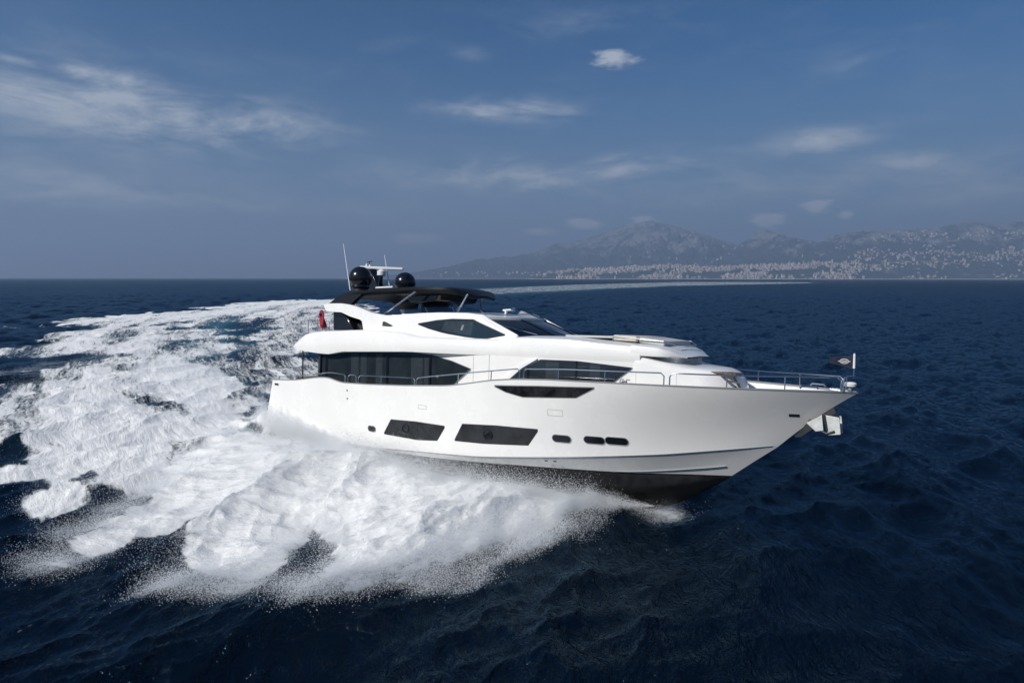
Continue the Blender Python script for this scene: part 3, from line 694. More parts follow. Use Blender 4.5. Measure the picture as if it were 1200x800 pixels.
# ------------------------------------------------------------ sea
def fbm_tile(n, beta, seed, lo=1, hi=1e9, aniso=None):
    """periodic gaussian noise tile, unit variance, power ~ k^-beta"""
    r = np.random.default_rng(seed); w = np.fft.fft2(r.standard_normal((n, n)))
    kx = np.fft.fftfreq(n)*n; KX, KY = np.meshgrid(kx, kx, indexing='ij'); k = np.hypot(KX, KY); k[0, 0] = 1
    a = k**(-beta); a[(k < lo) | (k > hi)] = 0
    if aniso: a = a*aniso(KX, KY, k)
    o = np.real(np.fft.ifft2(w*a)); return (o-o.mean())/o.std()
def samp(T, x, y, L):
    n = T.shape[0]; u = (np.asarray(x)/L % 1)*n; v = (np.asarray(y)/L % 1)*n
    i = np.floor(u).astype(int); j = np.floor(v).astype(int); fu = u-i; fv = v-j; i %= n; j %= n; i1 = (i+1) % n; j1 = (j+1) % n
    return T[i, j]*(1-fu)*(1-fv)+T[i1, j]*fu*(1-fv)+T[i, j1]*(1-fu)*fv+T[i1, j1]*fu*fv
WIND = (math.cos(D(-38)), math.sin(D(-38)))
def ocean(n, L, wl_lo, wl_hi, slope, seed, wind, spread=2.0):
    """height tile and choppy offsets from a wind-sea spectrum"""
    r = np.random.default_rng(seed); w = np.fft.fft2(r.standard_normal((n, n)))
    kk = np.fft.fftfreq(n)*n*2*math.pi/L; KX, KY = np.meshgrid(kk, kk, indexing='ij'); k = np.hypot(KX, KY); k[0, 0] = 1
    cosw = np.abs((KX*wind[0]+KY*wind[1])/k)
    kp = 2*math.pi/wl_hi
    a = k**-2.0*np.exp(-.6*(kp/k)**2)*(cosw**spread+.12)*np.exp(-(k*wl_lo/(2*math.pi))**2)
    a[0, 0] = 0; H = w*a
    sx = np.real(np.fft.ifft2(1j*KX*H)); sy = np.real(np.fft.ifft2(1j*KY*H)); rms = math.sqrt((sx**2+sy**2).mean()); H = H*slope/rms
    h = np.real(np.fft.ifft2(H)); dx = np.real(np.fft.ifft2(-1j*KX/k*H)); dy = np.real(np.fft.ifft2(-1j*KY/k*H))
    return h, dx, dy
OC = [(ocean(512, 83.0, 1.0, 7.0, .22, 11, WIND), 83.0), (ocean(512, 23.0, .14, 2.2, .24, 12, (math.cos(D(-20)), math.sin(D(-20))), 1.2), 23.0)]
T1 = fbm_tile(512, 2.0, 21, 1, 200); T2 = fbm_tile(512, 2.1, 22, 2, 230); T3 = fbm_tile(512, 2.2, 23, 2, 240)

def in_poly(x, y, poly):
    c = np.zeros(x.shape, bool); n = len(poly)
    for i in range(n):
        x0, y0 = poly[i]; x1, y1 = poly[(i+1) % n]
        if y0 == y1: continue
        c ^= ((y0 > y) != (y1 > y)) & (x < (x1-x0)*(y-y0)/(y1-y0)+x0)
    return c
def sdist(x, y, poly):
    """signed distance, positive inside"""
    d = np.full(x.shape, 1e9); n = len(poly)
    for i in range(n):
        ax, ay = poly[i]; bx, by = poly[(i+1) % n]; vx, vy = bx-ax, by-ay; q = np.clip(((x-ax)*vx+(y-ay)*vy)/(vx*vx+vy*vy+1e-9), 0, 1)
        d = np.minimum(d, np.hypot(x-ax-q*vx, y-ay-q*vy))
    return np.where(in_poly(x, y, poly), d, -d)
def SP(L): return [sea_pt(*p) for p in L]
def sstep(x, a, b):
    t = np.clip((x-a)/(b-a), 0, 1); return t*t*(3-2*t)
def to_uv(x, y):
    a = D(YAW); dx, dy = x-BOAT_T.x, y-BOAT_T.y
    return dx*math.cos(a)-dy*math.sin(a), -dx*math.sin(a)-dy*math.cos(a)       # u forward, v to starboard
def from_uv(u, v):
    a = D(YAW); return BOAT_T.x+u*math.cos(a)-v*math.sin(a), BOAT_T.y-u*math.sin(a)-v*math.cos(a)
# foam patches traced on the sea: (points, strength, soft edge m, warp m)
PLUME = SP([(790,589),(765,581),(735,578),(699,596),(672,614),(640,625),(609,634),(580,640),(552,651),(528,660),(507,664),(475,674),(444,681),(420,684),(403,702),(390,684),(376,682),(380,650),(377,625),(357,632),(333,662),(310,672),(283,681),(243,679),(232,645),(215,622),(170,636),(85,657),(120,625),(140,598),(200,560),(262,520),(300,506),(370,512),(430,524),(500,540),(560,556),(640,574),(720,580)])
OUTER = SP([(300,506),(232,440),(250,400),(262,385),(330,372),(400,362),(420,352),(330,354),(230,364),(150,371),(90,375),(62,384),(45,398),(50,408),(40,425),(8,440),(-40,450),(-90,475),(-120,520),(-100,572),(0,568),(50,564),(95,566),(80,578),(45,590),(60,592),(120,580),(165,576),(240,580),(300,560)])
INNER = SP([(300,476),(256,435),(250,398),(278,372),(330,361),(420,351),(440,380),(440,450),(340,486)])
WASH = SP([(312,478),(300,455),(283,430),(262,405),(262,388),(290,372),(340,361),(420,352),(415,349.5),(300,354),(225,365),(190,385),(175,410),(185,440),(215,462),(240,490),(270,512),(310,505)])
FARB = SP([(395,354),(430,351),(520,348),(600,346),(680,341),(800,335),(960,331.5),(960,329.0),(800,330),(660,333.5),(590,336.5),(520,340),(420,347)])
HOLE = [ (SP([(318,690),(340,655),(358,634),(377,618),(382,650),(379,690)]), .92, .22), (SP([(150,640),(205,628),(228,612),(246,648),(240,690),(180,660)]), .8, .22), (SP([(145,464),(175,467),(230,482),(224,489),(185,484),(160,475)]), .45, .9), (SP([(-40,538),(20,520),(36,530),(28,545),(-40,552)]), .6, .35), (SP([(-30,446),(12,440),(30,452),(15,470),(-30,480)]), .35, 1.2),
        (SP([(262,382),(300,374),(330,372),(300,388),(286,410),(300,440),(310,452),(284,442),(264,410)]), .36, 1.5), (SP([(190,392),(240,380),(262,378),(215,396),(195,408)]), .30, 2.2), (SP([(165,384),(260,370),(280,372),(200,388)]), .25, 3.) ]
def plume_ab(x, y):
    # a along the throw of the sheet (outward and aft), b across it, fanning open with distance
    u, v = to_uv(x, y); th = np.interp(u, [-12, -4, 2, 8], [D(52), D(36), D(20), D(6)])
    a = v*np.cos(th)-u*np.sin(th)*.6; b = u*np.cos(th)+v*np.sin(th); return a, b
def wake_st(x, y):
    dx, dy = x-177., y-180.; return np.arctan2(dy, -dx)*239., np.hypot(dx, dy)-239.
def foam_field(x, y):
    wx = x+.20*samp(T1, x, y, 17.)+.12*samp(T2, x, y, 9.); wy = y+.20*samp(T1, x+7, y+3, 17.)+.12*samp(T2, x+5, y+2, 9.)
    r = np.hypot(x, y); far = sstep(r, 25, 70)
    wx2 = x+(.55+2.2*far)*samp(T1, x, y, 31.); wy2 = y+(.55+3.5*far)*samp(T1, x+7, y+3, 31.)
    a, b = plume_ab(x, y); st = samp(T1, a*.22, b, 7.)*.26+samp(T2, a*.25, b+3, 1.7)*.20+samp(T3, a*.3, b+3, .7)*.10+.15
    F = np.zeros(x.shape); dP = sdist(wx, wy, PLUME)+st
    u_, v_ = to_uv(x, y); sd_ = v_-np.interp(u_, [-11, -2, 2, 5, 7, 9, 10], [2.6, 2.8, 2.7, 2.3, 1.6, .6, 0]); wide = sstep(sd_, 2.5, 9)
    F = np.maximum(F, sstep(dP, -.4-.5*wide, .8+1.0*wide)*(1.0-.08*wide+.12*wide*st))
    dO = sdist(wx2, wy2, OUTER)+.9+.6*samp(T2, *[q*k for q, k in zip(wake_st(x, y), (.25, 1.))], 5.); F = np.maximum(F, sstep(dO, -1.5, 1.2+2.4*far)*np.clip(.585+.05*samp(T1, *[q*k for q, k in zip(wake_st(x, y), (.22, 1.))], 22.)-.05*samp(T2, *[q*k for q, k in zip(wake_st(x, y), (.15, 1.))], 13.), .4, .9))
    dW = sdist(wx2, wy2, WASH)+1.0; F = np.maximum(F, sstep(dW, -1.0, .8+3.2*far)*np.clip(.70+.06*samp(T2, *[q*k for q, k in zip(wake_st(x, y), (.15, 1.))], 16.), .45, 1))
    dI = sdist(wx2, wy2, INNER); F = np.maximum(F, sstep(dI, -2.5, 3)*.51)
    ws_, wt_ = wake_st(x, y); lane = np.exp(-((wt_-.5)/2.4)**2)*sstep(r, 55, 78)*(1-sstep(r, 190, 260))*(y > 25)
    arcs = samp(T1, ws_*.04, wt_, 19.)*.6+samp(T2, ws_*.03, wt_+5, 7.)*.4
    wk = sstep(r, 22, 50)*(1-sstep(dP, -1, 1)); F = F*(1-.24*lane)*(1+.10*wk*arcs)
    hk = 1.
    for pl, st, sf in HOLE: hk = hk*(1-st*sstep(sdist(wx, wy, pl), -sf, sf*1.2))
    F = F*hk
    fb = sdist(x, y+4*samp(T1, x, y, 90.), FARB); F = np.maximum(F, sstep(fb, -3, 20)*.40)
    A = np.clip(np.maximum(sstep(dW, -1.5, 4)*.95, sstep(dO, -1, 5)*.18)+sstep(dI, -3, 3)*.10, 0, 1); A = np.maximum(A, sstep(fb, -15, 15)*.5); A = np.clip(A+lane*.9, 0, 1.2)*hk**2
    return F, A, dP, dO, dW, hk*np.ones_like(F)

SEA = {}
def sea_mesh():
    fine = np.concatenate([np.arange(D(-84), D(-48.5), .0055), np.arange(D(-48.5), D(48.5), .00195), np.arange(D(48.5), D(84), .0055)]); co = np.linspace(D(84), D(276), 120)
    ang = np.concatenate([fine, co[:-1]]); rr = [1.5, 4, 6.5, 8.5]
    while rr[-1] < 30000:
        r = rr[-1]; d = max(.05, r*r*1.9e-4)
        if r < 260: d = min(d, 1.1)
        else: d = min(1.1*(r/260)**2.2, r*.12)
        rr.append(r+d)
    rr = np.array(rr); na, nr = len(ang), len(rr)
    A, Rr = np.meshgrid(ang, rr); x = (Rr*np.sin(A)).ravel(); y = (Rr*np.cos(A)).ravel(); r = Rr.ravel(); a = A.ravel()
    insec = (a < D(83.5)); fade = np.where(insec, 1., .0)*(1-sstep(r, 500, 2500)); fade2 = np.where(insec, 1., .0)*(1-sstep(r, 80, 220))
    z = np.zeros_like(x); ox = np.zeros_like(x); oy = np.zeros_like(x)
    for (h, dx, dy), L, f, c in ((OC[0][0], 83., fade, -1.2), (OC[1][0], 23., fade2, -1.0)):
        z += f*samp(h, x, y, L); ox += f*c*samp(dx, x, y, L); oy += f*c*samp(dy, x, y, L)
    z0 = z.copy(); F = np.zeros_like(x); AE = np.zeros_like(x); dP = np.full_like(x, -99.); dO = np.full_like(x, -99.); dW = np.full_like(x, -99.)
    s = insec & (r < 1400)
    HK = np.ones_like(x); F[s], AE[s], dP[s], dO[s], dW[s], HK[s] = foam_field(x[s], y[s])
    # small whitecaps
    wc = samp(T3, x, y, 140.)*.5+samp(T2, x, y, 47.)*.5
    F = np.maximum(F, sstep(wc, 2.0, 2.7)*.42*(r > 12)*(r < 220)*insec)
    # spray mound thrown out from the starboard side
    u, v = to_uv(x, y); hb = np.interp(u, [-11, -2, 2, 5, 7, 9, 10], [2.6, 2.8, 2.7, 2.3, 1.6, .6, 0]); sd = v-hb
    din = np.clip(dP, 0, None); env = np.interp(u, [-14, -8, -3, 1, 4, 6.5, 8.3], [.55, .75, .85, .95, .90, .55, .03])
    away = 1-sstep(sd, 3.0, 9.5)*.84
    mound = env*away*(1-np.exp(-(din/1.5)**1.3))*HK
    mound *= sstep(sd, -.2, 1.6)*.85+.15
    pa, pb = plume_ab(x, y); ws_, wt_ = wake_st(x, y); pm = sstep(dP, -.6, .8)
    n1 = samp(T1, pa*.35, pb, 8.3)*pm+samp(T1, ws_*.3, wt_, 12.)*(1-pm); n2 = samp(T2, pa*.38+3, pb, 3.1)*pm+samp(T2, ws_*.35, wt_, 4.1)*(1-pm)
    n3 = samp(T2, pa*.5, pb+4, 1.15)*pm+samp(T2, ws_*.5, wt_, 1.6)*(1-pm); n4 = samp(T3, x+9, y, .9)
    bil = (1-np.abs(n1)*.8)
    z += mound*(1+.16*n1)+np.clip(mound, 0, 1)*(.04*np.abs(n2)+.012*n3)
    # hull-side trough and the sheet hugging the quarter
    tr = np.exp(-((sd-.9)/.8)**2)*np.interp(u, [-13, -10, -6, -3, -1], [0, .35, .40, .25, 0]); z -= tr
    z -= .3*np.exp(-((sd-.2)/1.0)**2)*np.interp(u, [-2, 2, 7, 9], [0, .25, .15, 0])
    qs = np.exp(-(np.clip(np.abs(sd)-.05, 0, None)/.28)**2)*np.interp(u, [-15, -13.2, -11.5, -9, -6, -3.5, -2], [0, .35, .9, 1.0, .55, .2, 0]); z += qs
    z -= z0*.35*np.clip(F*1.6-.2, 0, 1)*sstep(r, 18, 30)
    # rooster / stern wash and the broad outer wash ridge
    z += sstep(dW, 0, 8)*.22*np.interp(r, [30, 60, 110, 200], [1, .9, .5, .15])*(1+.15*n1)
    z += sstep(dO, 0, 9)*.24*np.interp(r, [15, 40, 110, 200], [.5, 1, 1.0, .2])*(1+.12*n1)
    fr = np.clip(F*1.2-.2, 0, 1)*np.where(r < 130, 1, 0)
    z += fr*(.03*n2*(.25+.75*(1-sstep(r, 18, 30)))+.014*n3*(1-sstep(r, 30, 60))+.005*n4*(1-sstep(r, 18, 34)))
    F = np.maximum(F, qs*1.3); F = F*(1-np.clip(tr*2.2, 0, .8))
    AE = np.clip(AE+tr*.8, 0, 1)
    z = np.where(r > 3000, 0, z)
    V = np.stack([x+ox, y+oy, z], 1)
    SEA.update(V=V, r=r, u=u, sd=sd, dP=dP, dO=dO, dW=dW, insec=insec, HK=HK)
    idx = np.arange(na*nr).reshape(nr, na); j2 = np.roll(np.arange(na), -1)
    q = np.stack([idx[:-1], idx[:-1][:, j2], idx[1:][:, j2], idx[1:]], -1).reshape(-1, 4)
    c0 = len(V); V = np.vstack([V, [[0, 0, 0]]]); cap = np.stack([np.full(na, c0), idx[0], idx[0][j2]], 1)[:, ::-1]
    me = bpy.data.meshes.new('sea'); nq = len(q)
    me.vertices.add(len(V)); me.vertices.foreach_set('co', V.astype(np.float32).ravel())
    me.loops.add(nq*4+na*3); me.loops.foreach_set('vertex_index', np.concatenate([q.ravel(), cap.ravel()]).astype(np.int32))
    me.polygons.add(nq+na); me.polygons.foreach_set('loop_start', np.concatenate([np.arange(nq)*4, nq*4+np.arange(na)*3]).astype(np.int32))
    me.polygons.foreach_set('loop_total', np.concatenate([np.full(nq, 4), np.full(na, 3)]).astype(np.int32))
    me.update(calc_edges=True)
    for nm, (c1, c2, k) in (('throw', (pa, pb, .30)), ('trail', (ws_, wt_, .20))):
        at = me.attributes.new(nm, 'FLOAT_VECTOR', 'POINT'); at.data.foreach_set('vector', np.vstack([np.stack([c1*k, c2, 0*c1], 1), [[0, 0, 0]]]).astype(np.float32).ravel())
    me.polygons.foreach_set('use_smooth', np.ones(nq+na, bool))
    for nm, arr in (('foam', F), ('aerated', AE), ('plume', pm)):
        at = me.attributes.new(nm, 'FLOAT', 'POINT'); at.data.foreach_set('value', np.append(arr, 0).astype(np.float32))
    o = bpy.data.objects.new('sea', me); COL.objects.link(o); tag(o, 'dark blue open sea with broad white foaming wake', kind='structure')
    m = bpy.data.materials.new('sea_water'); m.use_nodes = True; nt = m.node_tree; L = nt.links.new
    b = nt.nodes['Principled BSDF']; tc = N(nt, 'ShaderNodeTexCoord'); cdn = N(nt, 'ShaderNodeCameraData')
    fo = N(nt, 'ShaderNodeAttribute', attribute_name='foam'); ae = N(nt, 'ShaderNodeAttribute', attribute_name='aerated')
    def noise(sc, det, rough=.6, vec=None, dist=0.):
        n = N(nt, 'ShaderNodeTexNoise', i_Scale=sc, i_Detail=det, i_Roughness=rough, i_Distortion=dist); L(vec or tc.outputs['Object'], n.inputs['Vector']); return n.outputs[0]
    th_ = N(nt, 'ShaderNodeAttribute', attribute_name='throw'); tr_ = N(nt, 'ShaderNodeAttribute', attribute_name='trail'); pl_ = N(nt, 'ShaderNodeAttribute', attribute_name='plume')
    def mixf(f, a, b): return M(nt, 'ADD', M(nt, 'MULTIPLY', a, f), M(nt, 'MULTIPLY', b, M(nt, 'SUBTRACT', 1., f)))
    pf = pl_.outputs['Fac']
    nA = mixf(pf, noise(1.3, 9, .66, th_.outputs['Vector'], .5), noise(.75, 10, .66, tr_.outputs['Vector'], .9))
    nB = mixf(pf, noise(7., 6, .7, th_.outputs['Vector'], .3), noise(4.2, 7, .72, tr_.outputs['Vector'], .5)); nC = noise(.16, 5, .6); nD = noise(6., 5, .7)
    nn = M(nt, 'ADD', M(nt, 'ADD', M(nt, 'MULTIPLY', nA, .36), M(nt, 'MULTIPLY', nD, .20)), M(nt, 'ADD', M(nt, 'MULTIPLY', nB, .34), M(nt, 'MULTIPLY', nC, .10)))
    # threshold falls as foam rises
    th = M(nt, 'SUBTRACT', .74, M(nt, 'MULTIPLY', fo.outputs['Fac'], .56))
    d = M(nt, 'SUBTRACT', nn, th)
    fm = ramp(nt, d, -.045, .075)
    fm = M(nt, 'MULTIPLY', fm, ramp(nt, fo.outputs['Fac'], .02, .12))
    body = mixc(nt, ramp(nt, nC, .3, .7), (.0009, .0036, .0095), (.0015, .0055, .0135))
    body = mixc(nt, M(nt, 'MULTIPLY', ae.outputs['Fac'], .72, clamp=True), body, (.07, .20, .25))
    foamc = mixc(nt, ramp(nt, nB, .3, .65), (.84, .83, .81), (.99, .975, .945))
    L(foamc, b.inputs['Base Color']); b.inputs['Roughness'].default_value = .85; b.inputs['Specular IOR Level'].default_value = .1
    df = N(nt, 'ShaderNodeBsdfDiffuse'); L(body, df.inputs[0]); gl = N(nt, 'ShaderNodeBsdfGlossy', i_Roughness=.07); gl.inputs[0].default_value = (.52, .80, 1.0, 1)
    frn = N(nt, 'ShaderNodeFresnel', i_IOR=1.34); wm = N(nt, 'ShaderNodeMixShader'); fq = frn.outputs[0]; L(M(nt, 'MINIMUM', M(nt, 'MULTIPLY', fq, .9), .30), wm.inputs[0]); L(df.outputs[0], wm.inputs[1]); L(gl.outputs[0], wm.inputs[2])
    fx = N(nt, 'ShaderNodeMixShader'); L(fm, fx.inputs[0]); L(wm.outputs[0], fx.inputs[1]); L(b.outputs[0], fx.inputs[2]); L(fx.outputs[0], nt.nodes['Material Output'].inputs[0])
    b.inputs['Subsurface Weight'].default_value = .6; b.inputs['Subsurface Radius'].default_value = (1, 1, 1); b.inputs['Subsurface Scale'].default_value = .22
    # ripples
    mr = N(nt, 'ShaderNodeMapping'); mr.inputs['Rotation'].default_value = (0, 0, D(-30)); mr.inputs['Scale'].default_value = (1, .5, 1); L(tc.outputs['Object'], mr.inputs[0])
    r1 = noise(2.6, 5, .62, mr.outputs[0], .3); r2 = noise(.55, 6, .6, mr.outputs[0], .2); r3 = noise(9., 4, .6, mr.outputs[0], .1)
    def ridged(v): return M(nt, 'SUBTRACT', 1., M(nt, 'ABSOLUTE', M(nt, 'SUBTRACT', M(nt, 'MULTIPLY', v, 2.), 1.)))
    h = M(nt, 'ADD', M(nt, 'ADD', M(nt, 'MULTIPLY', ridged(r1), .15), M(nt, 'MULTIPLY', r2, .34)), M(nt, 'MULTIPLY', ridged(r3), .016))
    hf = M(nt, 'ADD', M(nt, 'MULTIPLY', nn, .16), M(nt, 'MULTIPLY', nB, .09))
    hh = M(nt, 'ADD', M(nt, 'MULTIPLY', h, M(nt, 'SUBTRACT', 1., fm)), M(nt, 'MULTIPLY', hf, fm))
    bp = N(nt, 'ShaderNodeBump', i_Strength=.9, i_Distance=1.0); L(hh, bp.inputs['Height']); [L(bp.outputs[0], q.inputs['Normal']) for q in (b, df, gl)]; bp2 = N(nt, 'ShaderNodeBump', i_Strength=.25, i_Distance=1.0); L(hh, bp2.inputs['Height']); L(bp2.outputs[0], frn.inputs['Normal'])
    me.materials.append(m)
    return o
sea = sea_mesh()

# ------------------------------------------------------------ airborne spray (droplets as one point cloud)
def spray():
    S = SEA; V = S['V']; r = S['r']; u = S['u']; sd = S['sd']; dP = S['dP']; g = np.random.default_rng(3)
    near = S['insec'] & (r < 75) & (r > 9)
    area = r*r*r*1.9e-4*.00195                       # size of each mesh cell
    area = np.maximum(area, r*.00195*.05)*S['HK']**2
    edge = np.exp(-((dP-.25)/.55)**2)
    band = np.where(dP > -.9, 1, 0)
    pts = []
    def drops(k): return np.clip(.0036*np.exp(g.normal(0, .5, k)), .0015, .0095)
    def pick(w, n):
        w = np.where(near, w, 0)*area; p = w/w.sum(); i = g.choice(len(w), n, p=p); return i
    # outer edge of the sheet: droplets flying ahead of and above the foam
    i = pick(edge*band*np.interp(u, [-16, -10, -2, 5, 8], [.06, .35, 1, 1.8, 3.2]), 620000)
    q = V[i].copy(); n = len(i); h = g.exponential(.16, n); q[:, 2] += h*np.interp(u[i], [-10, 4, 8], [.6, 1.1, 1.0])
    vx, vy = from_uv(-.35, 1.); vx -= BOAT_T.x; vy -= BOAT_T.y; t = g.normal(0, .12, n)+g.exponential(.13, n)
    q[:, 0] += vx*t+g.normal(0, .07, n); q[:, 1] += vy*t+g.normal(0, .07, n); pts.append((q, drops(n)))
    # over the whole mound
    i = pick(sstep(dP, 0, .8)*np.exp(-np.clip(sd, 0, None)/6.), 400000); n = len(i)
    q = V[i].copy(); q[:, 2] += g.exponential(.11, n); q[:, :2] += g.normal(0, .05, (n, 2)); pts.append((q, drops(n)))
    # crest near the hull, torn upward
    uu = 8.7-13.5*g.beta(1.5, 1.1, 170000); hb = np.interp(uu, [-11, -2, 2, 5, 7, 9], [2.6, 2.8, 2.7, 2.3, 1.6, .6])
    ss = hb+.12+(.05+.3*np.clip((8.6-uu)/3, 0, 1))+np.abs(g.normal(0, .9, len(uu)))*np.clip((8.9-uu)/3.2, .08, 1); X, Y = from_uv(uu, ss); z = .25+np.interp(uu, [-5, 2, 6, 8.6], [.9, .95, .85, .05])*g.beta(1.3, 3, len(uu))*1.7
    pts.append((np.stack([X, Y, z], 1), drops(len(uu))))
    # sheet of mist climbing the quarter
    uu = -13.2+9.6*g.beta(2.0, 1.5, 300000); hb = np.interp(uu, [-13, -11, -2], [2.3, 2.75, 3.0])
    top = np.interp(uu, [-13.0, -11.5, -9.5, -7, -5, -3.2], [.5, 1.7, 1.45, 1.0, .65, .3])
    z = top*g.beta(1.1, 2.1, len(uu))*(1+sum(a_*np.interp(uu, np.arange(-14, 0, d_), g.normal(0, 1, len(np.arange(-14, 0, d_)))) for a_, d_ in ((.10, .6), (.08, .23), (.07, .09)))); ss = hb+.04+np.abs(g.normal(0, .16, len(uu)))+(z*.0); X, Y = from_uv(uu, ss)
    pts.append((np.stack([X, Y, z+.15], 1), drops(len(uu))))
    # ragged fringe of the stern wash and outer wash
    dO = S['dO']; dW = S['dW']
    i = pick((np.exp(-((dO-.3)/.9)**2)+sstep(dW, 0, 2)*.5+sstep(dO, 0, 2)*.18)*(r < 70), 200000); n = len(i)
    q = V[i].copy(); q[:, 2] += g.exponential(.10, n); q[:, :2] += g.normal(0, .12, (n, 2)); pts.append((q, drops(n)))
    Pn = np.vstack([p for p, _ in pts]); Rn = np.concatenate([q for _, q in pts])
    me = bpy.data.meshes.new('spray'); me.vertices.add(len(Pn)); me.vertices.foreach_set('co', Pn.astype(np.float32).ravel())
    at = me.attributes.new('drop_radius', 'FLOAT', 'POINT'); at.data.foreach_set('value', Rn.astype(np.float32)); me.update()
    o = bpy.data.objects.new('spray', me); COL.objects.link(o); tag(o, 'white spray of fine droplets thrown out from the hull', 'spray', kind='stuff')
    m = bpy.data.materials.new('spray_droplets'); m.use_nodes = True; nt = m.node_tree; nt.nodes.clear()
    d = N(nt, 'ShaderNodeBsdfDiffuse'); d.inputs[0].default_value = (.94, .955, .97, 1); tl = N(nt, 'ShaderNodeBsdfTranslucent'); tl.inputs[0].default_value = (.94, .955, .97, 1)
    mx = N(nt, 'ShaderNodeMixShader'); mx.inputs[0].default_value = .45; ou = N(nt, 'ShaderNodeOutputMaterial')
    nt.links.new(d.outputs[0], mx.inputs[1]); nt.links.new(tl.outputs[0], mx.inputs[2]); nt.links.new(mx.outputs[0], ou.inputs[0]); me.materials.append(m)
    ng = bpy.data.node_groups.new('droplets', 'GeometryNodeTree'); ng.interface.new_socket('Geometry', in_out='INPUT', socket_type='NodeSocketGeometry'); ng.interface.new_socket('Geometry', in_out='OUTPUT', socket_type='NodeSocketGeometry')
    a = ng.nodes.new('NodeGroupInput'); b = ng.nodes.new('NodeGroupOutput'); mp = ng.nodes.new('GeometryNodeMeshToPoints'); na = ng.nodes.new('GeometryNodeInputNamedAttribute'); na.data_type = 'FLOAT'; na.inputs[0].default_value = 'drop_radius'
    sm_ = ng.nodes.new('GeometryNodeSetMaterial'); sm_.inputs['Material'].default_value = m
    ng.links.new(a.outputs[0], mp.inputs['Mesh']); ng.links.new(na.outputs[0], mp.inputs['Radius']); ng.links.new(mp.outputs[0], sm_.inputs[0]); ng.links.new(sm_.outputs[0], b.inputs[0])
    md = o.modifiers.new('droplets', 'NODES'); md.node_group = ng
spray()

# ------------------------------------------------------------ far coast
def ridge(depth, pts): return [((px-600)/FPX*depth, CAM_H+(326-py)/FPX*depth) for px, py in pts], depth
RIDGES = [ridge(10500, [(440,324),(480,320),(520,314),(560,304),(600,301),(625,296),(650,286),(680,283),(700,276),(720,268),(740,262),(760,260),(790,266),(820,274),(850,284),(880,292),(920,305),(980,322)]),
          ridge(8800, [(800,318),(830,304),(850,296),(865,287),(880,276),(891,269),(902,273),(918,279),(940,281),(960,285),(990,294),(1030,312),(1060,322)]),
          ridge(7900, [(900,318),(930,299),(955,285),(975,276),(1000,271),(1050,270),(1090,267),(1120,261),(1140,260),(1160,263),(1200,261),(1260,252),(1330,258),(1420,250),(1520,262)]),
          ridge(6500, [(620,324),(660,318),(720,315),(780,312),(840,314),(900,311),(960,309),(1020,310),(1080,306),(1140,303),(1200,302),(1300,298),(1420,300),(1520,306)])]
SHORE = 6000.
TT = fbm_tile(512, 1.9, 41, 1, 250); TU = fbm_tile(512, 1.5, 42, 6, 250)
def land_h(x, y):
    x = np.asarray(x, float); y = np.asarray(y, float); h = np.full(x.shape, -60.)
    for pts, dp in RIDGES:
        xs = [p[0] for p in pts]; zs = [p[1] for p in pts]
        xq = x*dp/np.maximum(y, 1)                       # ridge line crosses the sight lines of the bay at its own distance
        xq = x
        top = np.interp(xq, xs, zs, left=-60, right=-60)+9*samp(TU, x, y*0+dp, 2600.)*np.clip((np.interp(xq, xs, zs, left=0, right=0))/250, 0, 1)
        run = (2300 if dp > 8000 else 1800) if dp > 7000 else 430
        q = (y-(dp-run))/run
        prof = np.where(q < 1, np.clip(q, -.3, 1)**1.0, 1-(q-1)*.8)
        prof = np.where(q < 0, q*.4, prof)
        hh = np.where(q < 1, top*np.clip(prof, -.3, 1), top*np.clip(prof, -.5, 1))
        ero = (samp(TT, x, y, 3800.)*.10+samp(TU, x+900, y, 1900.)*.045)*np.clip(1-np.abs(q-.45)*1.9, 0, 1)
        h = np.maximum(h, np.where(top > 0, hh+top*ero, -60.))
    return h
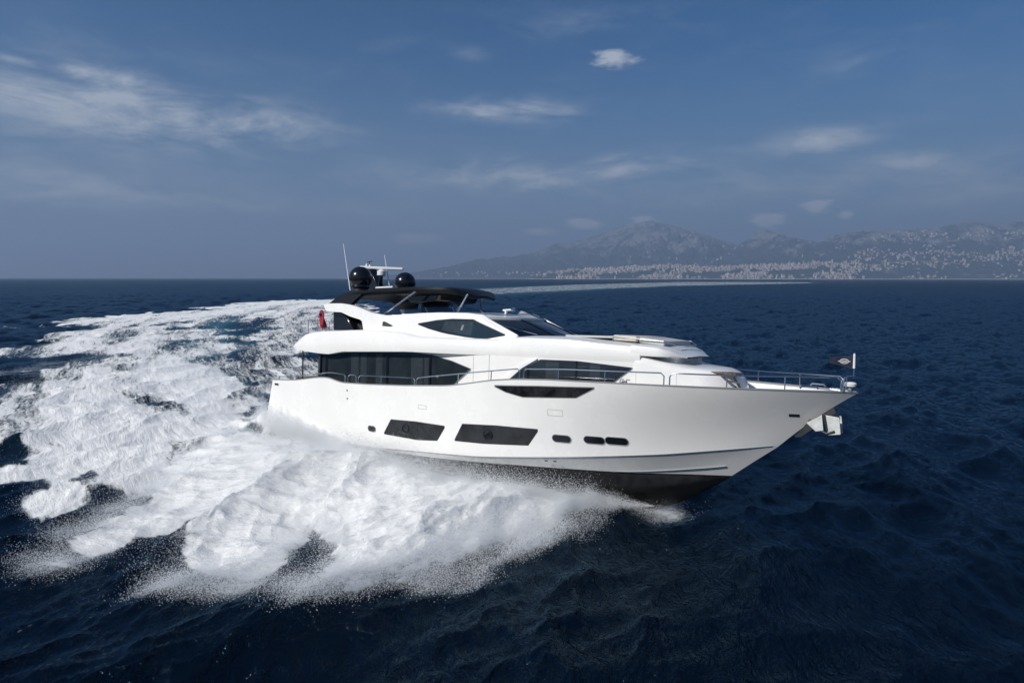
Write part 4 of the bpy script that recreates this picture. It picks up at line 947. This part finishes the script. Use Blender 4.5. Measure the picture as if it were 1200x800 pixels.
def land():
    xs = np.linspace(-3200, 11500, 620); ys = np.concatenate([np.linspace(5900, 6600, 50), np.linspace(6630, 12500, 190)]); X, Y = np.meshgrid(xs, ys); Z = land_h(X, Y)
    Z = np.maximum(Z, -30)
    nr, nc = X.shape; V = np.stack([X.ravel(), Y.ravel(), Z.ravel()], 1); idx = np.arange(nr*nc).reshape(nr, nc)
    f = np.stack([idx[:-1, :-1], idx[:-1, 1:], idx[1:, 1:], idx[1:, :-1]], -1).reshape(-1, 4)
    me = bpy.data.meshes.new('hills'); me.from_pydata(V.tolist(), [], f.tolist()); me.polygons.foreach_set('use_smooth', np.ones(len(f), bool)); me.update()
    o = bpy.data.objects.new('hills', me); COL.objects.link(o); tag(o, 'hazy mountainous coast with bare limestone summits', kind='structure')
    m = bpy.data.materials.new('hill_scrub'); m.use_nodes = True; nt = m.node_tree; b = nt.nodes['Principled BSDF']; tc = N(nt, 'ShaderNodeTexCoord'); L = nt.links.new
    def ns(sc, det, ro=.6): n = N(nt, 'ShaderNodeTexNoise', i_Scale=sc, i_Detail=det, i_Roughness=ro); L(tc.outputs['Object'], n.inputs['Vector']); return n.outputs[0]
    sp = N(nt, 'ShaderNodeSeparateXYZ'); L(tc.outputs['Object'], sp.inputs[0]); n1 = ns(.0035, 8, .65); n2 = ns(.018, 6, .7); n3 = ns(.0012, 4)
    rock = M(nt, 'ADD', M(nt, 'MULTIPLY', n1, .6), M(nt, 'MULTIPLY', n2, .4)); rock = M(nt, 'ADD', rock, ramp(nt, sp.outputs[2], 250, 620, 0, .12))
    c = mixc(nt, n3, (.016, .032, .030), (.032, .048, .044)); c = mixc(nt, ramp(nt, rock, .55, .66), c, (.19, .20, .20)); c = mixc(nt, ramp(nt, n2, .60, .70, 0, .5), c, (.30, .22, .15)); c = mixc(nt, ramp(nt, sp.outputs[2], 3, 9, 1, 0), c, (.45, .43, .40))
    L(c, b.inputs['Base Color']); b.inputs['Roughness'].default_value = .95; b.inputs['Specular IOR Level'].default_value = .1; me.materials.append(m)
    # buildings
    g = np.random.default_rng(17)
    WALLS = [mat('wall_cream', (.50, .47, .42), .8), mat('wall_white', (.56, .54, .50), .8), mat('wall_ochre', (.50, .41, .32), .8), mat('wall_pink', (.50, .40, .36), .8)]
    ROOF = mat('roof_tiles', (.36, .24, .18), .85); WIN = mat('dark_windows', (.05, .06, .07), .3)
    def proto(w, d, h, kind):
        m = MB(); m.box((0, 0, h/2-6), (w, d, h+12))
        if kind == 'villa': m.add([(-w/2-1, -d/2-1, h), (w/2+1, -d/2-1, h), (w/2+1, d/2+1, h), (-w/2-1, d/2+1, h), (-w/4, 0, h+d*.25), (w/4, 0, h+d*.25)], [(0, 1, 5, 4), (1, 2, 5), (2, 3, 4, 5), (3, 0, 4)])
        else:
            m.box((w*.1, 0, h+2), (w*.3, d*.4, 4))
        me = None; return m
    def inst(name, mb, wm, nfloor, w, d, h, kind):
        me = bpy.data.meshes.new(name); me.from_pydata(mb.v, [], mb.f); me.materials.append(wm); me.materials.append(ROOF); me.materials.append(WIN)
        # window bands cut as separate dark faces on the sea front
        bm = bmesh.new(); bm.from_mesh(me)
        if kind == 'villa':
            for f in bm.faces:
                if f.calc_center_median().z > h: f.material_index = 1
        for k in range(nfloor):
            z = (k+.55)*h/nfloor; nwin = max(2, int(w/5))
            for q in range(nwin):
                xx = -w/2+(q+.5)*w/nwin; ww = w/nwin*.27; hh = h/nfloor*.25
                vs = [bm.verts.new(p) for p in ((xx-ww, -d/2-.15, z-hh), (xx+ww, -d/2-.15, z-hh), (xx+ww, -d/2-.15, z+hh), (xx-ww, -d/2-.15, z+hh))]; f = bm.faces.new(vs); f.material_index = 2
        bm.to_mesh(me); bm.free(); return me
    protos = []
    for wi, wm in enumerate(WALLS):
        for (w, d, h, k, nf) in ((18, 12, 19, 'apartment', 6), (30, 12, 13, 'apartment', 4), (14, 11, 27, 'apartment', 8), (14, 10, 7, 'villa', 2), (20, 11, 8, 'villa', 2)):
            nm = 'apartment_building' if k == 'apartment' else 'villa'; protos.append((inst(nm, proto(w, d, h, k), wm, nf, w, d, h, k), k, nm))
    spots = []
    def put(n, pxa, pxb, ya, yb, hi, kinds, dens=1.0):
        for _ in range(n):
            for _t in range(30):
                px = g.uniform(pxa, pxb)+g.normal(0, 22); y = ya+(yb-ya)*g.beta(1, 1.25); x = (px-600)/FPX*y; z = float(land_h(np.array([x]), np.array([y]))[0])
                if z > 3 and z < hi and samp(TT, np.array([x]), np.array([y*1.7]), 900.)[0]+.8*g.random() > .55-dens*.45: break
            else: continue
            spots.append((x, y, z, kinds, px))
    put(1500, 655, 880, 6060, 7300, 190, 'a'); put(800, 690, 960, 6060, 7000, 170, 'v'); put(1300, 850, 1010, 6060, 7300, 190, 'm'); put(800, 930, 1210, 6060, 7600, 420, 'v', .3)
    put(450, 1020, 1210, 6600, 7900, 640, 'v', .1); put(40, 520, 650, 8300, 9500, 90, 'a'); put(60, 700, 850, 8500, 10000, 500, 'v', .2)
    spots.sort(key=lambda s: s[1])
    big = []; rest = {}
    def pickp(k):
        r = g.random()
        kk = {'a': .8, 'v': .12, 'm': .45}[k]
        c = [p for p in protos if (p[1] == 'apartment') == (g.random() < kk)]; return c[int(g.integers(len(c)))]
    chosen = [(s, pickp(s[3])) for s in spots]
    app = [i for i, (s, p) in enumerate(chosen)]
    size = sorted(app, key=lambda i: -(max(v.co.z for v in chosen[i][1][0].vertices)*max(v.co.x for v in chosen[i][1][0].vertices))/chosen[i][0][1])
    na = [i for i in size if chosen[i][1][1] == 'apartment'][:150]; nv = [i for i in size if chosen[i][1][1] == 'villa'][:150]; indiv = set(na+nv)
    zones = [(0, 700, 'at the left end of the far town'), (700, 780, 'on the far shore below the tall cloud-capped mountain'), (780, 860, 'on the far shore between the two summits'), (860, 930, 'on the far shore below the pale pointed summit'),
             (930, 1020, 'on the far shore right of the pale pointed summit'), (1020, 1110, 'on the far coast below the long right ridge'), (1110, 3000, 'at the right end of the far coast')]
    V = {0: ([], [], []), 1: ([], [], [])}
    for i, (s, p) in enumerate(chosen):
        x, y, z, k, px = s; me, kd, nm = p; sc = g.uniform(.8, 1.3); ro = g.uniform(-.6, .6)
        if i in indiv:
            o = bpy.data.objects.new(nm, me); COL.objects.link(o); o.location = (x, y, z); o.scale = (sc, sc, sc*g.uniform(.8, 1.15)); o.rotation_euler = (0, 0, ro)
            where = [t for a, b2, t in zones if a <= px < b2][0]; col = {'wall_cream': 'cream', 'wall_white': 'white', 'wall_ochre': 'ochre', 'wall_pink': 'pink'}[me.materials[0].name]
            kdn = 'apartment block' if kd == 'apartment' else 'tile-roofed villa'
            tag(o, f'{col} {kdn} {where}', 'building', f'{col} {kdn}s {where}')
        else:
            rest.setdefault(me.name, []).append((me, x, y, z, sc, ro))
    vs, fs, mi = [], [], []; mats = WALLS+[ROOF, WIN]; off = 0
    for k, L_ in rest.items():
        me = L_[0][0]; base = np.array([v.co[:] for v in me.vertices]); pol = [(list(p.vertices), p.material_index) for p in me.polygons if p.material_index < 2]; wi = WALLS.index(me.materials[0])
        for _, x, y, z, sc, ro in L_:
            c, s_ = math.cos(ro), math.sin(ro); q = base*sc; vs.append(np.stack([q[:, 0]*c-q[:, 1]*s_+x, q[:, 0]*s_+q[:, 1]*c+y, q[:, 2]+z], 1))
            for pv, m_ in pol: fs.append([a+off for a in pv]); mi.append(wi if m_ == 0 else 4)
            off += len(base)
    me = bpy.data.meshes.new('town'); me.from_pydata(np.vstack(vs).tolist(), [], fs)
    for m_ in mats[:5]: me.materials.append(m_)
    me.polygons.foreach_set('material_index', mi); me.update(); o = bpy.data.objects.new('town', me); COL.objects.link(o)
    tag(o, 'dense pale town houses crowded along the far hazy shore', 'town', kind='stuff')
land()

# ------------------------------------------------------------ haze
def haze():
    m = bpy.data.materials.new('haze_air'); m.use_nodes = True; nt = m.node_tree; nt.nodes.clear()
    v = N(nt, 'ShaderNodeVolumePrincipled'); v.inputs['Color'].default_value = (.45, .605, .89, 1); v.inputs['Density'].default_value = HAZE; v.inputs['Anisotropy'].default_value = .1
    o = N(nt, 'ShaderNodeOutputMaterial'); nt.links.new(v.outputs[0], o.inputs['Volume'])
    b = MB().box((3000, 3000, 549), (34000, 34000, 1102)).build('haze', m, smooth=False); tag(b, 'thin blue sea haze', kind='stuff')
HAZE = 1.6e-4
haze()
